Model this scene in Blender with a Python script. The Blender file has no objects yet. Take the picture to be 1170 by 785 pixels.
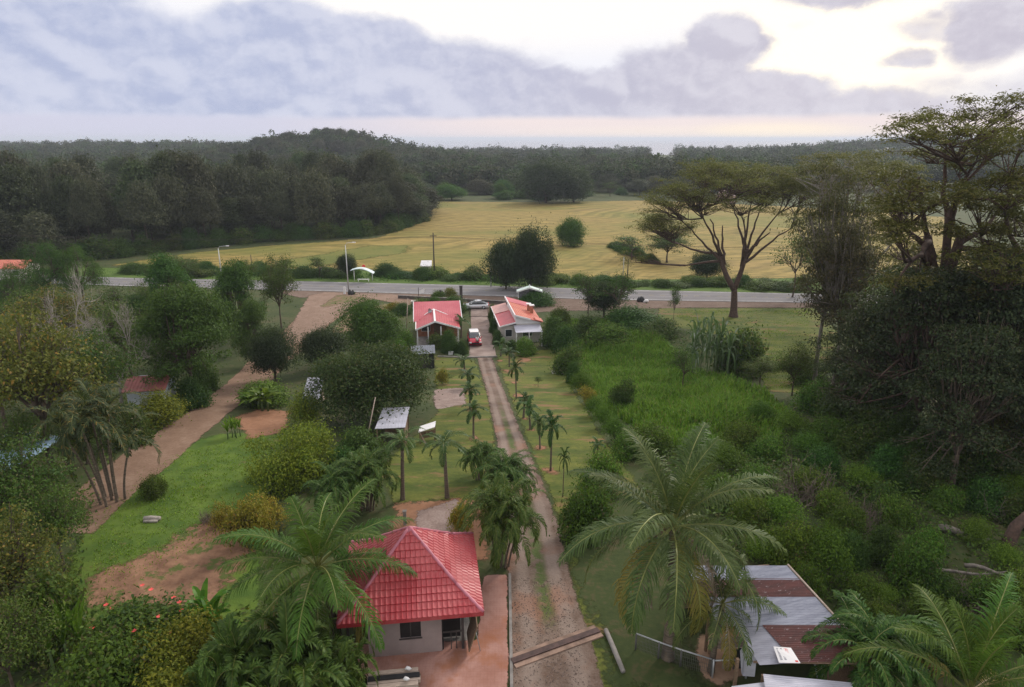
import bpy, bmesh, math, random
import numpy as np
from mathutils import Vector, Matrix, noise as mnoise

# ---------------------------------------------------------------- camera, world, sun, exposure
SC = bpy.context.scene
CAMZ, PITCH, FPX = 23.0, math.radians(16.7), 780.0
cam_data = bpy.data.cameras.new('camera'); cam = bpy.data.objects.new('camera', cam_data)
SC.collection.objects.link(cam); SC.camera = cam
cam.location = (0, 0, CAMZ); cam.rotation_euler = (math.radians(90) - PITCH, 0, 0)
cam_data.sensor_width = 36; cam_data.lens = 36 * FPX / 1170; cam_data.clip_start = 0.5; cam_data.clip_end = 60000
SC.view_settings.view_transform = 'Standard'; SC.view_settings.look = 'None'
SC.view_settings.exposure = 0.60; SC.view_settings.gamma = 1.0
SC.cycles.max_bounces = 6; SC.cycles.diffuse_bounces = 2; SC.cycles.transparent_max_bounces = 12
SC.cycles.use_denoising = True; SC.cycles.denoiser = 'OPENIMAGEDENOISE'; SC.cycles.denoising_input_passes = 'RGB_ALBEDO_NORMAL'; SC.cycles.denoising_prefilter = 'NONE'
SC.cycles.volume_bounces = 0; SC.cycles.caustics_reflective = False; SC.cycles.caustics_refractive = False

SUN_EL, SUN_AZ = math.radians(36), math.radians(38)          # azimuth clockwise from +Y (the view direction)
sd = bpy.data.lights.new('sun', 'SUN'); so = bpy.data.objects.new('sun', sd); SC.collection.objects.link(so)
sd.energy = 1.5; sd.angle = math.radians(12); sd.color = (1.0, 0.93, 0.84)
sv = Vector((math.sin(SUN_AZ) * math.cos(SUN_EL), math.cos(SUN_AZ) * math.cos(SUN_EL), math.sin(SUN_EL)))
so.rotation_euler = sv.to_track_quat('Z', 'Y').to_euler(); so.location = (200, 400, 400)

class NT:                                                       # small node-graph helper
    def __init__(s, nt): s.nt = nt; s.n = nt.nodes; s.l = nt.links
    def node(s, t, **kw):
        o = s.n.new(t)
        for k, v in kw.items(): setattr(o, k, v)
        return o
    def put(s, sock, v):
        if isinstance(v, bpy.types.NodeSocket): s.l.new(v, sock)
        elif v is not None: sock.default_value = v
    def math(s, op, a, b=None, c=None, clamp=False):
        o = s.node('ShaderNodeMath', operation=op, use_clamp=clamp)
        for i, v in enumerate((a, b, c)):
            if v is not None: s.put(o.inputs[i], v)
        return o.outputs[0]
    def vec(s, op, a, b=None):
        o = s.node('ShaderNodeVectorMath', operation=op); s.put(o.inputs[0], a)
        if b is not None: s.put(o.inputs[1], b)
        return o.outputs['Value'] if op in ('LENGTH', 'DOT_PRODUCT') else o.outputs['Vector']
    def smooth(s, v, a, b, lo=0.0, hi=1.0, kind='SMOOTHSTEP'):
        o = s.node('ShaderNodeMapRange', interpolation_type=kind)
        s.put(o.inputs[0], v); o.inputs[1].default_value = a; o.inputs[2].default_value = b
        o.inputs[3].default_value = lo; o.inputs[4].default_value = hi
        return o.outputs[0]
    def noise(s, vec, scale, detail=4, rough=0.55, dist=0.0, out='Fac'):
        o = s.node('ShaderNodeTexNoise'); s.put(o.inputs['Vector'], vec)
        o.inputs['Scale'].default_value = scale; o.inputs['Detail'].default_value = detail
        o.inputs['Roughness'].default_value = rough; o.inputs['Distortion'].default_value = dist
        return o.outputs[out]
    def mix(s, f, a, b, mode='MIX'):
        o = s.node('ShaderNodeMix', data_type='RGBA', blend_type=mode); s.put(o.inputs[0], f)
        for i, v in ((6, a), (7, b)):
            if not isinstance(v, bpy.types.NodeSocket): v = tuple(v) + (1,) if len(v) == 3 else v
            s.put(o.inputs[i], v)
        return o.outputs[2]
    def comb(s, x, y, z=0.0):
        o = s.node('ShaderNodeCombineXYZ')
        for i, v in enumerate((x, y, z)): s.put(o.inputs[i], v)
        return o.outputs[0]
    def sep(s, v):
        o = s.node('ShaderNodeSeparateXYZ'); s.l.new(v, o.inputs[0]); return o.outputs

def build_world():
    W = bpy.data.worlds.new('World'); SC.world = W; W.use_nodes = True
    g = NT(W.node_tree); g.n.clear()
    out = g.node('ShaderNodeOutputWorld'); bg = g.node('ShaderNodeBackground')
    sky = g.node('ShaderNodeTexSky', sky_type='NISHITA', sun_disc=False)
    sky.sun_elevation = SUN_EL; sky.sun_rotation = SUN_AZ; sky.air_density = 1.2; sky.dust_density = 2.0
    skyc = g.vec('SCALE', sky.outputs[0]); skyc.node.inputs[3].default_value = 0.10
    d = g.node('ShaderNodeTexCoord').outputs['Generated']
    x, y, z = g.sep(g.vec('NORMALIZE', d))
    r = g.math('SQRT', g.math('ADD', g.math('MULTIPLY', x, x), g.math('MULTIPLY', y, y)))
    az = g.math('ARCTAN2', x, y)
    el = g.math('DIVIDE', z, g.math('MAXIMUM', r, 0.02))       # tan of the elevation
    p = g.comb(az, el)
    # cumulus billows: the same noise warps the outlines of every bank
    q = g.comb(az, g.math('MULTIPLY', el, 1.35))
    warp = g.vec('SCALE', g.vec('SUBTRACT', g.noise(q, 9, 7, 0.62, out='Color'), (0.5, 0.5, 0.5))); warp.node.inputs[3].default_value = 0.085
    pw = g.vec('ADD', p, g.vec('MULTIPLY', warp, (1.0, 0.55, 0)))
    A = lambda px: math.atan((px - 585) / 810.0)
    E = lambda py: (157 - py) / 800.0
    def blobs(lst, src):
        acc = None
        for (px, py, wx, hy, amp) in lst:
            v = g.vec('MULTIPLY', g.vec('SUBTRACT', src, (A(px), E(py), 0)), (810.0 / wx, 800.0 / hy, 0))
            f = g.smooth(g.vec('LENGTH', v), 1.12, 0.25, 0, amp)
            acc = f if acc is None else g.math('MAXIMUM', acc, f)
        return acc
    bank = blobs([(60, 95, 260, 95, 1), (0, 30, 190, 60, 1), (310, 110, 250, 95, 1), (330, 62, 130, 62, .95), (420, 70, 110, 55, .95),
                  (520, 100, 170, 66, 1), (600, 112, 170, 45, 1), (690, 118, 180, 44, 1), (770, 100, 120, 58, 1), (822, 66, 62, 42, .9),
                  (860, 118, 110, 40, 1), (985, 130, 190, 34, .7), (1120, 125, 190, 50, .55), (150, 5, 70, 26, .6)], pw)
    high = blobs([(935, 14, 92, 36, .95), (1100, 62, 70, 52, .9), (1165, 50, 70, 50, .95), (1035, 55, 45, 28, .6), (1020, 85, 40, 20, .7),
                  (610, 68, 70, 12, .35), (900, 50, 20, 9, .4)], pw)
    dq = g.vec('ADD', q, g.vec('MULTIPLY', warp, (0.35, 0.35, 0)))
    def billow(v):                                              # rounded heaps: folded noise
        return g.math('ADD', g.math('MULTIPLY', g.math('ABSOLUTE', g.math('SUBTRACT', g.noise(v, 8.0, 6, 0.55), 0.5)), 1.1), g.math('MULTIPLY', g.noise(v, 4.0, 3, 0.5), 0.7))
    fb = billow(dq); fb2 = billow(g.vec('ADD', dq, (0.008, 0.016, 0)))
    body = g.math('MAXIMUM', bank, high)
    body = g.math('ADD', body, g.math('MULTIPLY', g.math('SUBTRACT', fb, 0.5), 1.05))
    cov = g.smooth(body, 0.16, 0.60)
    cov = g.math('MULTIPLY', cov, g.smooth(g.math('ADD', el, g.math('MULTIPLY', g.math('SUBTRACT', g.noise(q, 9, 4), 0.5), 0.010)), E(139), E(130)))
    # colour of the cloud: bluish at the left, mauve at the right, pale where billows catch the light
    side = g.smooth(az, A(200), A(1000))
    ccol = g.mix(side, (0.47, 0.525, 0.73), (0.62, 0.585, 0.68))
    lit = g.smooth(g.math('SUBTRACT', fb, fb2), -0.14, 0.14)
    shade = g.math('ADD', g.math('MULTIPLY', lit, 0.30), g.math('MULTIPLY', g.noise(q, 4.2, 7, 0.58), 0.52))
    ccol = g.mix(g.smooth(shade, 0.20, 0.62), g.mix(0.95, (0, 0, 0), ccol), g.mix(0.33, ccol, (1.0, 0.98, 1.0)))
    # clear gaps: cream white, brightest at the hidden sun; pink strip on the horizon
    glow = blobs([(945, 72, 190, 95, 1.0), (600, 20, 420, 60, .3)], p)
    gap = g.mix(g.math('MULTIPLY', glow, 1.0), (0.92, 0.92, 0.98), (1.38, 1.24, 0.98))
    low = g.smooth(el, E(118), E(140))
    strip = g.mix(g.smooth(az, A(250), A(620)), (0.66, 0.66, 0.80), (0.93, 0.80, 0.78))
    yel = blobs([(880, 150, 120, 12, .7), (820, 151, 260, 10, .3)], p)
    strip = g.mix(yel, strip, (1.15, 0.98, 0.74))
    clear = g.mix(low, gap, strip)
    cloudy = g.mix(cov, clear, ccol)
    # overcast above the picture and behind the camera, with the blue of the sky showing through
    upper = g.mix(g.smooth(g.noise(d, 2.6, 5, 0.6), 0.35, 0.7), (1.04, 1.00, 0.97), (0.76, 0.75, 0.76))
    upper = g.mix(0.25, upper, skyc)
    cloudy = g.vec('SCALE', cloudy); cloudy.node.inputs[3].default_value = 0.67
    whole = g.mix(g.smooth(el, 0.22, 0.42), cloudy, upper)
    ahead = g.smooth(y, -0.35, 0.25)
    whole = g.mix(ahead, upper, whole)
    whole = g.mix(g.smooth(z, -0.02, 0.0), (0.25, 0.27, 0.30), whole)
    g.l.new(whole, bg.inputs[0]); bg.inputs[1].default_value = 1.0
    g.l.new(bg.outputs[0], out.inputs[0])
build_world()

# ---------------------------------------------------------------- geometry of the place
def sstep(t): t = np.clip(t, 0, 1); return t * t * (3 - 2 * t)
def zt(x, y):
    x = np.asarray(x, float); y = np.asarray(y, float)
    z = -5.0 * sstep((y - 36) / 56.0)
    z = z + 20 * np.exp(-((x + 165) / 85) ** 2 - ((y - 650) / 80) ** 2)
    z = z + 9 * sstep((-x - 120) / 250) * sstep((y - 520) / 380)
    z = z + 10 * np.exp(-((x - 460) / 190) ** 2 - ((y - 900) / 150) ** 2)
    z = z + 10 * sstep((x - 420) / 200) * sstep((y - 500) / 300)
    z = z + 3.5 * np.sin(x * .013 + 1.0) * np.sin(y * .015 + .4) * sstep((y - 440) / 150)
    z = z - 22 * sstep((y - 1290) / 200)
    return z
def ray(px, py):
    u = (px - 585) / FPX; v = (py - 392.5) / FPX
    return np.array([u, math.cos(PITCH) - v * math.sin(PITCH), -(math.sin(PITCH) + v * math.cos(PITCH))])
def G(px, py, dz=0.0):                                          # the point of the ground seen at a photo pixel
    d = ray(px, py); lo, hi = 5.0, 5.0
    f = lambda t: CAMZ + d[2] * t - float(zt(d[0] * t, d[1] * t)) - dz
    while f(hi) > 0 and hi < 4000: lo = hi; hi *= 1.06
    for _ in range(40):
        m = (lo + hi) / 2
        if f(m) > 0: lo = m
        else: hi = m
    return Vector((d[0] * hi, d[1] * hi, CAMZ + d[2] * hi))
def atY(px, py, Y): d = ray(px, py); t = Y / d[1]; return Vector((d[0] * t, Y, CAMZ + d[2] * t))
def atZ(px, py, Z): d = ray(px, py); t = (Z - CAMZ) / d[2]; return Vector((d[0] * t, d[1] * t, Z))
def depth(p): return p[1] * math.cos(PITCH) - (p[2] - CAMZ) * math.sin(PITCH)

# ---------------------------------------------------------------- object helpers
def tag(o, label=None, cat=None, group=None, kind=None):
    if label: o['label'] = label
    if cat: o['category'] = cat
    if group: o['group'] = group
    if kind: o['kind'] = kind
    return o
def link(name, me, parent=None, loc=None):
    o = bpy.data.objects.new(name, me); SC.collection.objects.link(o)
    if parent: o.parent = parent
    if loc is not None: o.location = loc
    return o
def empty(name, loc, rz=0, label=None, cat=None, group=None):
    o = link(name, None, None, loc); o.rotation_euler = (0, 0, rz); o.empty_display_size = 0.3
    return tag(o, label, cat, group)
def quad_mesh(name, Q, mats, mi=None, smooth=False):
    Q = np.asarray(Q, np.float32); n = len(Q)
    me = bpy.data.meshes.new(name); me.vertices.add(4 * n); me.loops.add(4 * n); me.polygons.add(n)
    me.vertices.foreach_set('co', Q.reshape(-1)); me.loops.foreach_set('vertex_index', np.arange(4 * n, dtype=np.int32))
    me.polygons.foreach_set('loop_start', np.arange(0, 4 * n, 4, dtype=np.int32))
    for m in (mats if isinstance(mats, (list, tuple)) else [mats]): me.materials.append(m)
    if mi is not None: me.polygons.foreach_set('material_index', np.asarray(mi, np.int32))
    me.update(calc_edges=True); me.validate()
    return me
class MB:
    def __init__(s): s.v = []; s.f = []; s.m = []; s.cur = 0; s.sm = []; s.smooth = False
    def add(s, vs, fs):
        b = len(s.v); s.v += [tuple(p) for p in vs]
        for f in fs: s.f.append([b + i for i in f]); s.m.append(s.cur); s.sm.append(s.smooth)
        return s
    def box(s, x0, x1, y0, y1, z0, z1):
        return s.add([(x0, y0, z0), (x1, y0, z0), (x1, y1, z0), (x0, y1, z0), (x0, y0, z1), (x1, y0, z1), (x1, y1, z1), (x0, y1, z1)],
                     [(3, 2, 1, 0), (4, 5, 6, 7), (0, 1, 5, 4), (1, 2, 6, 5), (2, 3, 7, 6), (3, 0, 4, 7)])
    def slab(s, corners, t):                                    # a sheet of four corners with thickness t downwards
        c = [Vector(p) for p in corners]; n = (c[1] - c[0]).cross(c[2] - c[0]).normalized()
        if n.z < 0: n = -n
        lo = [p - n * t for p in c]
        return s.add(c + lo, [(0, 1, 2, 3), (7, 6, 5, 4), (0, 4, 5, 1), (1, 5, 6, 2), (2, 6, 7, 3), (3, 7, 4, 0)])
    def tube(s, pts, rad, n=6, caps=True):
        pts = [Vector(p) for p in pts]; rad = rad if isinstance(rad, (list, tuple)) else [rad] * len(pts)
        vs = []; ref = Vector((0.31, 0.87, 0.2))
        for i, p in enumerate(pts):
            t = (pts[min(i + 1, len(pts) - 1)] - pts[max(i - 1, 0)]).normalized()
            if abs(t.dot(ref)) > 0.95: ref = Vector((0.9, -0.1, 0.3))
            a = t.cross(ref).normalized(); b = t.cross(a)
            for k in range(n):
                w = 2 * math.pi * k / n; vs.append(p + (a * math.cos(w) + b * math.sin(w)) * rad[i])
        fs = [(i * n + k, i * n + (k + 1) % n, (i + 1) * n + (k + 1) % n, (i + 1) * n + k) for i in range(len(pts) - 1) for k in range(n)]
        if caps: fs += [tuple(range(n))[::-1], tuple(range((len(pts) - 1) * n, len(pts) * n))]
        o = s.smooth; s.smooth = True; s.add(vs, fs); s.smooth = o
        return s
    def mesh(s, name, mats):
        me = bpy.data.meshes.new(name); me.from_pydata(s.v, [], s.f)
        for m in (mats if isinstance(mats, (list, tuple)) else [mats]): me.materials.append(m)
        me.polygons.foreach_set('material_index', s.m); me.polygons.foreach_set('use_smooth', s.sm); me.update()
        return me
    def build(s, name, mats, parent=None, loc=None, bevel=0):
        o = link(name, s.mesh(name, mats), parent, loc)
        if bevel:
            b = o.modifiers.new('bevel', 'BEVEL'); b.width = bevel; b.segments = 2; b.limit_method = 'ANGLE'
        return o

# ---------------------------------------------------------------- materials
def newmat(name):
    m = bpy.data.materials.new(name); m.use_nodes = True; g = NT(m.node_tree); g.n.clear()
    out = g.node('ShaderNodeOutputMaterial'); return m, g, out
def solid(name, col, rough=0.7, var=0.25, scale=3.0, metal=0.0, spec=0.4, bump=0.0, streak=None):
    m, g, out = newmat(name); b = g.node('ShaderNodeBsdfPrincipled'); g.l.new(b.outputs[0], out.inputs[0])
    co = g.node('ShaderNodeTexCoord').outputs['Object']
    v = co if streak is None else g.vec('MULTIPLY', co, streak)
    n = g.noise(v, scale, 5, 0.6)
    c = g.mix(g.smooth(n, 0.3, 0.7), [x * (1 - var) for x in col], [min(1, x * (1 + var)) for x in col])
    g.l.new(c, b.inputs['Base Color']); b.inputs['Roughness'].default_value = rough; b.inputs['Metallic'].default_value = metal
    b.inputs['Specular IOR Level'].default_value = spec
    if bump:
        bp = g.node('ShaderNodeBump'); bp.inputs['Strength'].default_value = bump; bp.inputs['Distance'].default_value = 0.02
        g.l.new(g.noise(co, scale * 8, 3), bp.inputs['Height']); g.l.new(bp.outputs[0], b.inputs['Normal'])
    return m
def leafmat(name, dark, mid, light, trans=0.3, rough=0.55, spec=0.18, hv=0.05, accents=None, vv=(0.75, 1.25)):
    m, g, out = newmat(name); b = g.node('ShaderNodeBsdfPrincipled'); t = g.node('ShaderNodeBsdfTranslucent'); mx = g.node('ShaderNodeMixShader')
    rp = g.node('ShaderNodeNewGeometry').outputs['Random Per Island']
    cr = g.node('ShaderNodeValToRGB'); e = cr.color_ramp.elements
    stops = [(0, dark), (0.5, mid), (1, light)] if not accents else [(0, dark), (0.45, mid), (0.86, light), (0.93, accents[0]), (1, accents[-1])]
    while len(e) < len(stops): e.new(0.5)
    for i, (p, c) in enumerate(stops): e[i].position = p; e[i].color = tuple(c) + (1,)
    g.l.new(rp, cr.inputs[0])
    oi = g.node('ShaderNodeObjectInfo').outputs['Random']
    hs = g.node('ShaderNodeHueSaturation'); g.l.new(cr.outputs[0], hs.inputs['Color'])
    g.l.new(g.math('ADD', g.math('MULTIPLY', oi, hv), 0.5 - hv / 2), hs.inputs['Hue'])
    g.l.new(g.smooth(g.math('FRACT', g.math('MULTIPLY', oi, 7.31)), 0, 1, vv[0], vv[1], 'LINEAR'), hs.inputs['Value'])
    # patches of newer and older growth through the crown
    n = g.noise(g.node('ShaderNodeTexCoord').outputs['Object'], 0.55, 3)
    c = g.mix(g.smooth(n, 0.35, 0.68, 0, 0.55), hs.outputs[0], g.mix(0.5, hs.outputs[0], tuple(light)))
    g.l.new(c, b.inputs['Base Color']); b.inputs['Roughness'].default_value = rough; b.inputs['Specular IOR Level'].default_value = spec
    g.l.new(g.mix(0.35, c, (0.16, 0.22, 0.03)), t.inputs[0]); mx.inputs[0].default_value = trans
    g.l.new(b.outputs[0], mx.inputs[1]); g.l.new(t.outputs[0], mx.inputs[2]); g.l.new(mx.outputs[0], out.inputs[0])
    return m
def sheetmat(name, colour, rough=0.9, edge=0.5, edge_scale=0.6, bump=0.3, bump_scale=6, spec=0.2):
    """ground sheet whose ragged edge dissolves into the ground below; colour(g, pos, sd) builds the base colour"""
    m, g, out = newmat(name); b = g.node('ShaderNodeBsdfPrincipled')
    pos = g.node('ShaderNodeNewGeometry').outputs['Position']
    sd_ = g.node('ShaderNodeAttribute', attribute_name='sd').outputs['Fac']
    g.l.new(colour(g, pos, sd_), b.inputs['Base Color']); b.inputs['Roughness'].default_value = rough
    b.inputs['Specular IOR Level'].default_value = spec
    bp = g.node('ShaderNodeBump'); bp.inputs['Strength'].default_value = bump; bp.inputs['Distance'].default_value = 0.08
    g.l.new(g.noise(pos, bump_scale, 4), bp.inputs['Height']); g.l.new(bp.outputs[0], b.inputs['Normal'])
    if edge > 0:
        nz = g.math('ADD', g.math('MULTIPLY', g.noise(pos, edge_scale, 5, 0.65), 0.7), g.math('MULTIPLY', g.noise(pos, edge_scale * 7, 3), 0.3))
        a = g.smooth(g.math('ADD', sd_, g.math('MULTIPLY', g.math('SUBTRACT', nz, 0.5), edge * 4)), -0.12 * edge, 0.55 * edge)
        tr = g.node('ShaderNodeBsdfTransparent'); mx = g.node('ShaderNodeMixShader')
        g.l.new(a, mx.inputs[0]); g.l.new(tr.outputs[0], mx.inputs[1]); g.l.new(b.outputs[0], mx.inputs[2]); g.l.new(mx.outputs[0], out.inputs[0])
    else: g.l.new(b.outputs[0], out.inputs[0])
    return m
def poly_sd(P, x, y):                                           # signed distance to a polygon (positive inside)
    P = np.asarray([(p[0], p[1]) for p in P]); best = np.full(x.shape, 1e9); ins = np.zeros(x.shape, bool)
    for i in range(len(P)):
        a = P[i]; b = P[(i + 1) % len(P)]; d = b - a
        t = np.clip(((x - a[0]) * d[0] + (y - a[1]) * d[1]) / max(d @ d, 1e-9), 0, 1)
        best = np.minimum(best, np.hypot(x - a[0] - t * d[0], y - a[1] - t * d[1]))
        if a[1] != b[1]:
            c = ((a[1] > y) != (b[1] > y)) & (x < (b[0] - a[0]) * (y - a[1]) / (b[1] - a[1]) + a[0]); ins ^= c
    return np.where(ins, best, -best)
def patch(name, pxs, mat, dz, res=0.7, margin=1.5, world=False, us=None):
    P = [tuple(p) for p in pxs] if world else [tuple(G(*p)[:2]) for p in pxs]
    xs = np.arange(min(p[0] for p in P) - margin, max(p[0] for p in P) + margin + res, res)
    ys = np.arange(min(p[1] for p in P) - margin, max(p[1] for p in P) + margin + res, res)
    X, Y = np.meshgrid(xs, ys); S = poly_sd(P, X, Y); keep = S > -margin
    idx = -np.ones(X.shape, int)
    cell = keep[:-1, :-1] & keep[1:, :-1] & keep[:-1, 1:] & keep[1:, 1:]
    used = np.zeros(X.shape, bool); used[:-1, :-1] |= cell; used[1:, :-1] |= cell; used[:-1, 1:] |= cell; used[1:, 1:] |= cell
    idx[used] = np.arange(used.sum()); V = np.stack([X[used], Y[used], zt(X[used], Y[used]) + dz], 1)
    i, j = np.nonzero(cell); F = np.stack([idx[i, j], idx[i, j + 1], idx[i + 1, j + 1], idx[i + 1, j]], 1)
    me = bpy.data.meshes.new(name); me.from_pydata(V.tolist(), [], F.tolist()); me.materials.append(mat)
    a = me.attributes.new('sd', 'FLOAT', 'POINT'); a.data.foreach_set('value', S[used].astype(np.float32))
    me.polygons.foreach_set('use_smooth', [True] * len(F)); me.update()
    o = link(name, me); o['kind'] = 'structure'; return o
# ---------------------------------------------------------------- the setting: ground, sea, fields, roads
R = random.Random(7); RN = np.random.default_rng(11)
def gcol(stops, scale, scale2=None, det=5):
    def f(g, pos, sd_):
        n = g.noise(pos, scale, det, 0.65)
        if scale2: n = g.math('ADD', g.math('MULTIPLY', n, 0.55), g.math('MULTIPLY', g.noise(pos, scale2, 4, 0.6), 0.45))
        cr = g.node('ShaderNodeValToRGB'); e = cr.color_ramp.elements
        while len(e) < len(stops): e.new(0.5)
        for i, (p, c) in enumerate(stops): e[i].position = p; e[i].color = tuple(c) + (1,)
        g.l.new(n, cr.inputs[0]); return cr.outputs[0]
    return f
def build_ground():
    def axis(lo, a, b, hi, st, gr):
        v = list(np.arange(a, b + st, st)); s = st
        while v[-1] < hi: s = min(s * gr, 60); v.append(v[-1] + s)
        s = st
        while v[0] > lo: s = min(s * gr, 60); v.insert(0, v[0] - s)
        return np.array(v)
    xs = axis(-1500, -90, 90, 1500, 1.5, 1.12); ys = axis(-60, 15, 150, 1560, 1.5, 1.08)
    X, Y = np.meshgrid(xs, ys); Z = zt(X, Y); n, mcol = X.shape
    V = np.stack([X.ravel(), Y.ravel(), Z.ravel()], 1); I = np.arange(n * mcol).reshape(n, mcol)
    F = np.stack([I[:-1, :-1], I[:-1, 1:], I[1:, 1:], I[1:, :-1]], -1).reshape(-1, 4)
    me = bpy.data.meshes.new('ground'); me.from_pydata(V.tolist(), [], F.tolist())
    me.polygons.foreach_set('use_smooth', [True] * len(F))
    me.materials.append(sheetmat('ground_soil', gcol([(0.3, (0.030, 0.045, 0.014)), (0.5, (0.050, 0.065, 0.020)), (0.62, (0.085, 0.075, 0.035)), (0.75, (0.06, 0.075, 0.02))], 0.22, 1.7), edge=0))
    o = link('ground', me); o['kind'] = 'structure'
    # sea
    mb = MB(); mb.add([(-16000, 1250, -8), (16000, 1250, -8), (16000, 18000, -8), (-16000, 18000, -8)], [(0, 1, 2, 3)])
    m, g, out = newmat('sea_water'); b = g.node('ShaderNodeBsdfPrincipled'); g.l.new(b.outputs[0], out.inputs[0])
    b.inputs['Base Color'].default_value = (0.035, 0.075, 0.11, 1); b.inputs['Roughness'].default_value = 0.09
    bp = g.node('ShaderNodeBump'); bp.inputs['Strength'].default_value = 0.06; bp.inputs['Distance'].default_value = 1.0
    g.l.new(g.noise(g.vec('MULTIPLY', g.node('ShaderNodeNewGeometry').outputs['Position'], (0.4, 1, 1)), 0.05, 5), bp.inputs['Height']); g.l.new(bp.outputs[0], b.inputs['Normal'])
    mb.build('sea', m)['kind'] = 'structure'
build_ground()

# harvested rice field with the combine's curved swathes
def field_col(g, pos, sd_):
    x, y, z = g.sep(pos)
    w = g.math('ADD', g.math('MULTIPLY', g.noise(pos, 0.011, 2, 0.5), 90.0), g.math('MULTIPLY', g.noise(pos, 0.04, 3, 0.6), 5.0))
    ph = g.math('ADD', g.math('ADD', g.math('MULTIPLY', y, 0.80), g.math('MULTIPLY', x, -0.34)), w)
    row = g.math('SINE', g.math('MULTIPLY', ph, 1.15)); row2 = g.math('SINE', g.math('MULTIPLY', ph, 2.9))
    st = g.math('ADD', g.math('MULTIPLY', row, g.smooth(g.noise(pos, 0.02, 3), .40, .66, .06, .38)), g.math('MULTIPLY', row2, 0.12))
    st = g.math('ADD', st, g.math('MULTIPLY', g.math('SUBTRACT', g.noise(g.vec('MULTIPLY', pos, (0.35, 1, 1)), 0.6, 5, 0.7), 0.5), 3.4))
    c = g.mix(g.smooth(st, -0.9, 0.9), (0.120, 0.098, 0.024), (0.335, 0.240, 0.074))
    gr = g.smooth(g.noise(g.vec('MULTIPLY', pos, (0.5, 1, 1)), 0.022, 5, 0.65), 0.44, 0.66)
    c = g.mix(g.math('MULTIPLY', gr, 0.62), c, (0.100, 0.130, 0.022))
    br = g.smooth(g.noise(g.vec('ADD', g.vec('MULTIPLY', pos, (0.6, 1.4, 1)), (90, 30, 0)), 0.03, 4, 0.6), 0.56, 0.7)
    return g.mix(g.math('MULTIPLY', br, 0.55), c, (0.24, 0.155, 0.065))
patch('rice_field', [(128, 303), (200, 291), (290, 282), (430, 272), (486, 252), (470, 230), (600, 231), (740, 229), (900, 236), (1080, 248), (1120, 310), (920, 318), (700, 321), (560, 316), (400, 308), (240, 307)],
      sheetmat('rice_stubble', field_col, edge=2.0, edge_scale=0.15, bump=0.5, bump_scale=1.4), 0.03, res=2.2, margin=6)
green = [(0.28, (0.040, 0.075, 0.014)), (0.5, (0.075, 0.125, 0.022)), (0.72, (0.115, 0.165, 0.030))]
M_verge = sheetmat('verge_grass', gcol(green, 0.35, 2.2), edge=0.8)
patch('roadside_verge', [(60, 305), (240, 308), (400, 309), (560, 315), (700, 320), (930, 318), (1160, 318), (1160, 342), (915, 336), (690, 331), (400, 323), (150, 318), (20, 314)], M_verge, 0.05, res=1.3)
patch('field_strip', [(315, 299), (420, 281), (470, 280), (468, 289), (380, 303), (315, 308)], sheetmat('weedy_stubble', gcol([(0.3, (0.085, 0.105, 0.022)), (0.5, (0.125, 0.135, 0.030)), (0.7, (0.20, 0.165, 0.045))], 0.12, 1.2), edge=3.5, edge_scale=.12), 0.055, res=1.5)

# main road
def strip(name, L, Rr, mat, dz, n=60, m=6):
    def rs(P):
        P = [Vector((p[0], p[1], 0)) for p in P]; d = [0]
        for a, b in zip(P, P[1:]): d.append(d[-1] + (b - a).length)
        return np.stack([np.interp(np.linspace(0, d[-1], n), d, [p[k] for p in P]) for k in (0, 1)], 1)
    A, B = rs(L), rs(Rr); t = np.linspace(0, 1, m)[None, :, None]
    P = A[:, None, :] * (1 - t) + B[:, None, :] * t
    z = zt(P[..., 0], P[..., 1]) + dz; V = np.concatenate([P, z[..., None]], -1).reshape(-1, 3)
    I = np.arange(n * m).reshape(n, m); F = np.stack([I[:-1, :-1], I[1:, :-1], I[1:, 1:], I[:-1, 1:]], -1).reshape(-1, 4)
    me = bpy.data.meshes.new(name); me.from_pydata(V.tolist(), [], F.tolist()); me.materials.append(mat)
    W = np.linalg.norm(A - B, axis=1)[:, None]; u = np.broadcast_to(np.linspace(0, 1, m)[None, :], (n, m))
    a = me.attributes.new('sd', 'FLOAT', 'POINT'); a.data.foreach_set('value', (np.minimum(u, 1 - u) * W).astype(np.float32).ravel())
    a = me.attributes.new('u', 'FLOAT', 'POINT'); a.data.foreach_set('value', u.astype(np.float32).ravel())
    me.update(); o = link(name, me); o['kind'] = 'structure'; return o, A, B
def road_col(g, pos, sd_):
    u = g.node('ShaderNodeAttribute', attribute_name='u').outputs['Fac']
    n = g.noise(g.vec('MULTIPLY', pos, (0.12, 1.2, 1)), 0.9, 5, 0.65)
    c = g.mix(g.smooth(n, 0.3, 0.7), (0.150, 0.142, 0.146), (0.225, 0.212, 0.215))
    wear = g.smooth(g.math('ABSOLUTE', g.math('SUBTRACT', g.math('FRACT', g.math('MULTIPLY', u, 4)), 0.5)), 0.1, 0.45)
    return g.mix(g.math('MULTIPLY', wear, 0.25), c, (0.12, 0.115, 0.12))
up = [(-60, 311), (20, 314), (150, 318), (400, 323), (550, 326.5), (690, 331), (900, 335.5), (1200, 341), (1400, 345)]
lo = [(-60, 320), (20, 323), (150, 327.5), (400, 334), (550, 338.5), (690, 343), (900, 346), (1200, 351), (1400, 355)]
dirt = [(0.3, (0.16, 0.10, 0.070)), (0.5, (0.225, 0.150, 0.110)), (0.7, (0.285, 0.20, 0.155))]
M_dirt = sheetmat('packed_dirt', gcol(dirt, 0.5, 3.5), edge=0.5)
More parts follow.
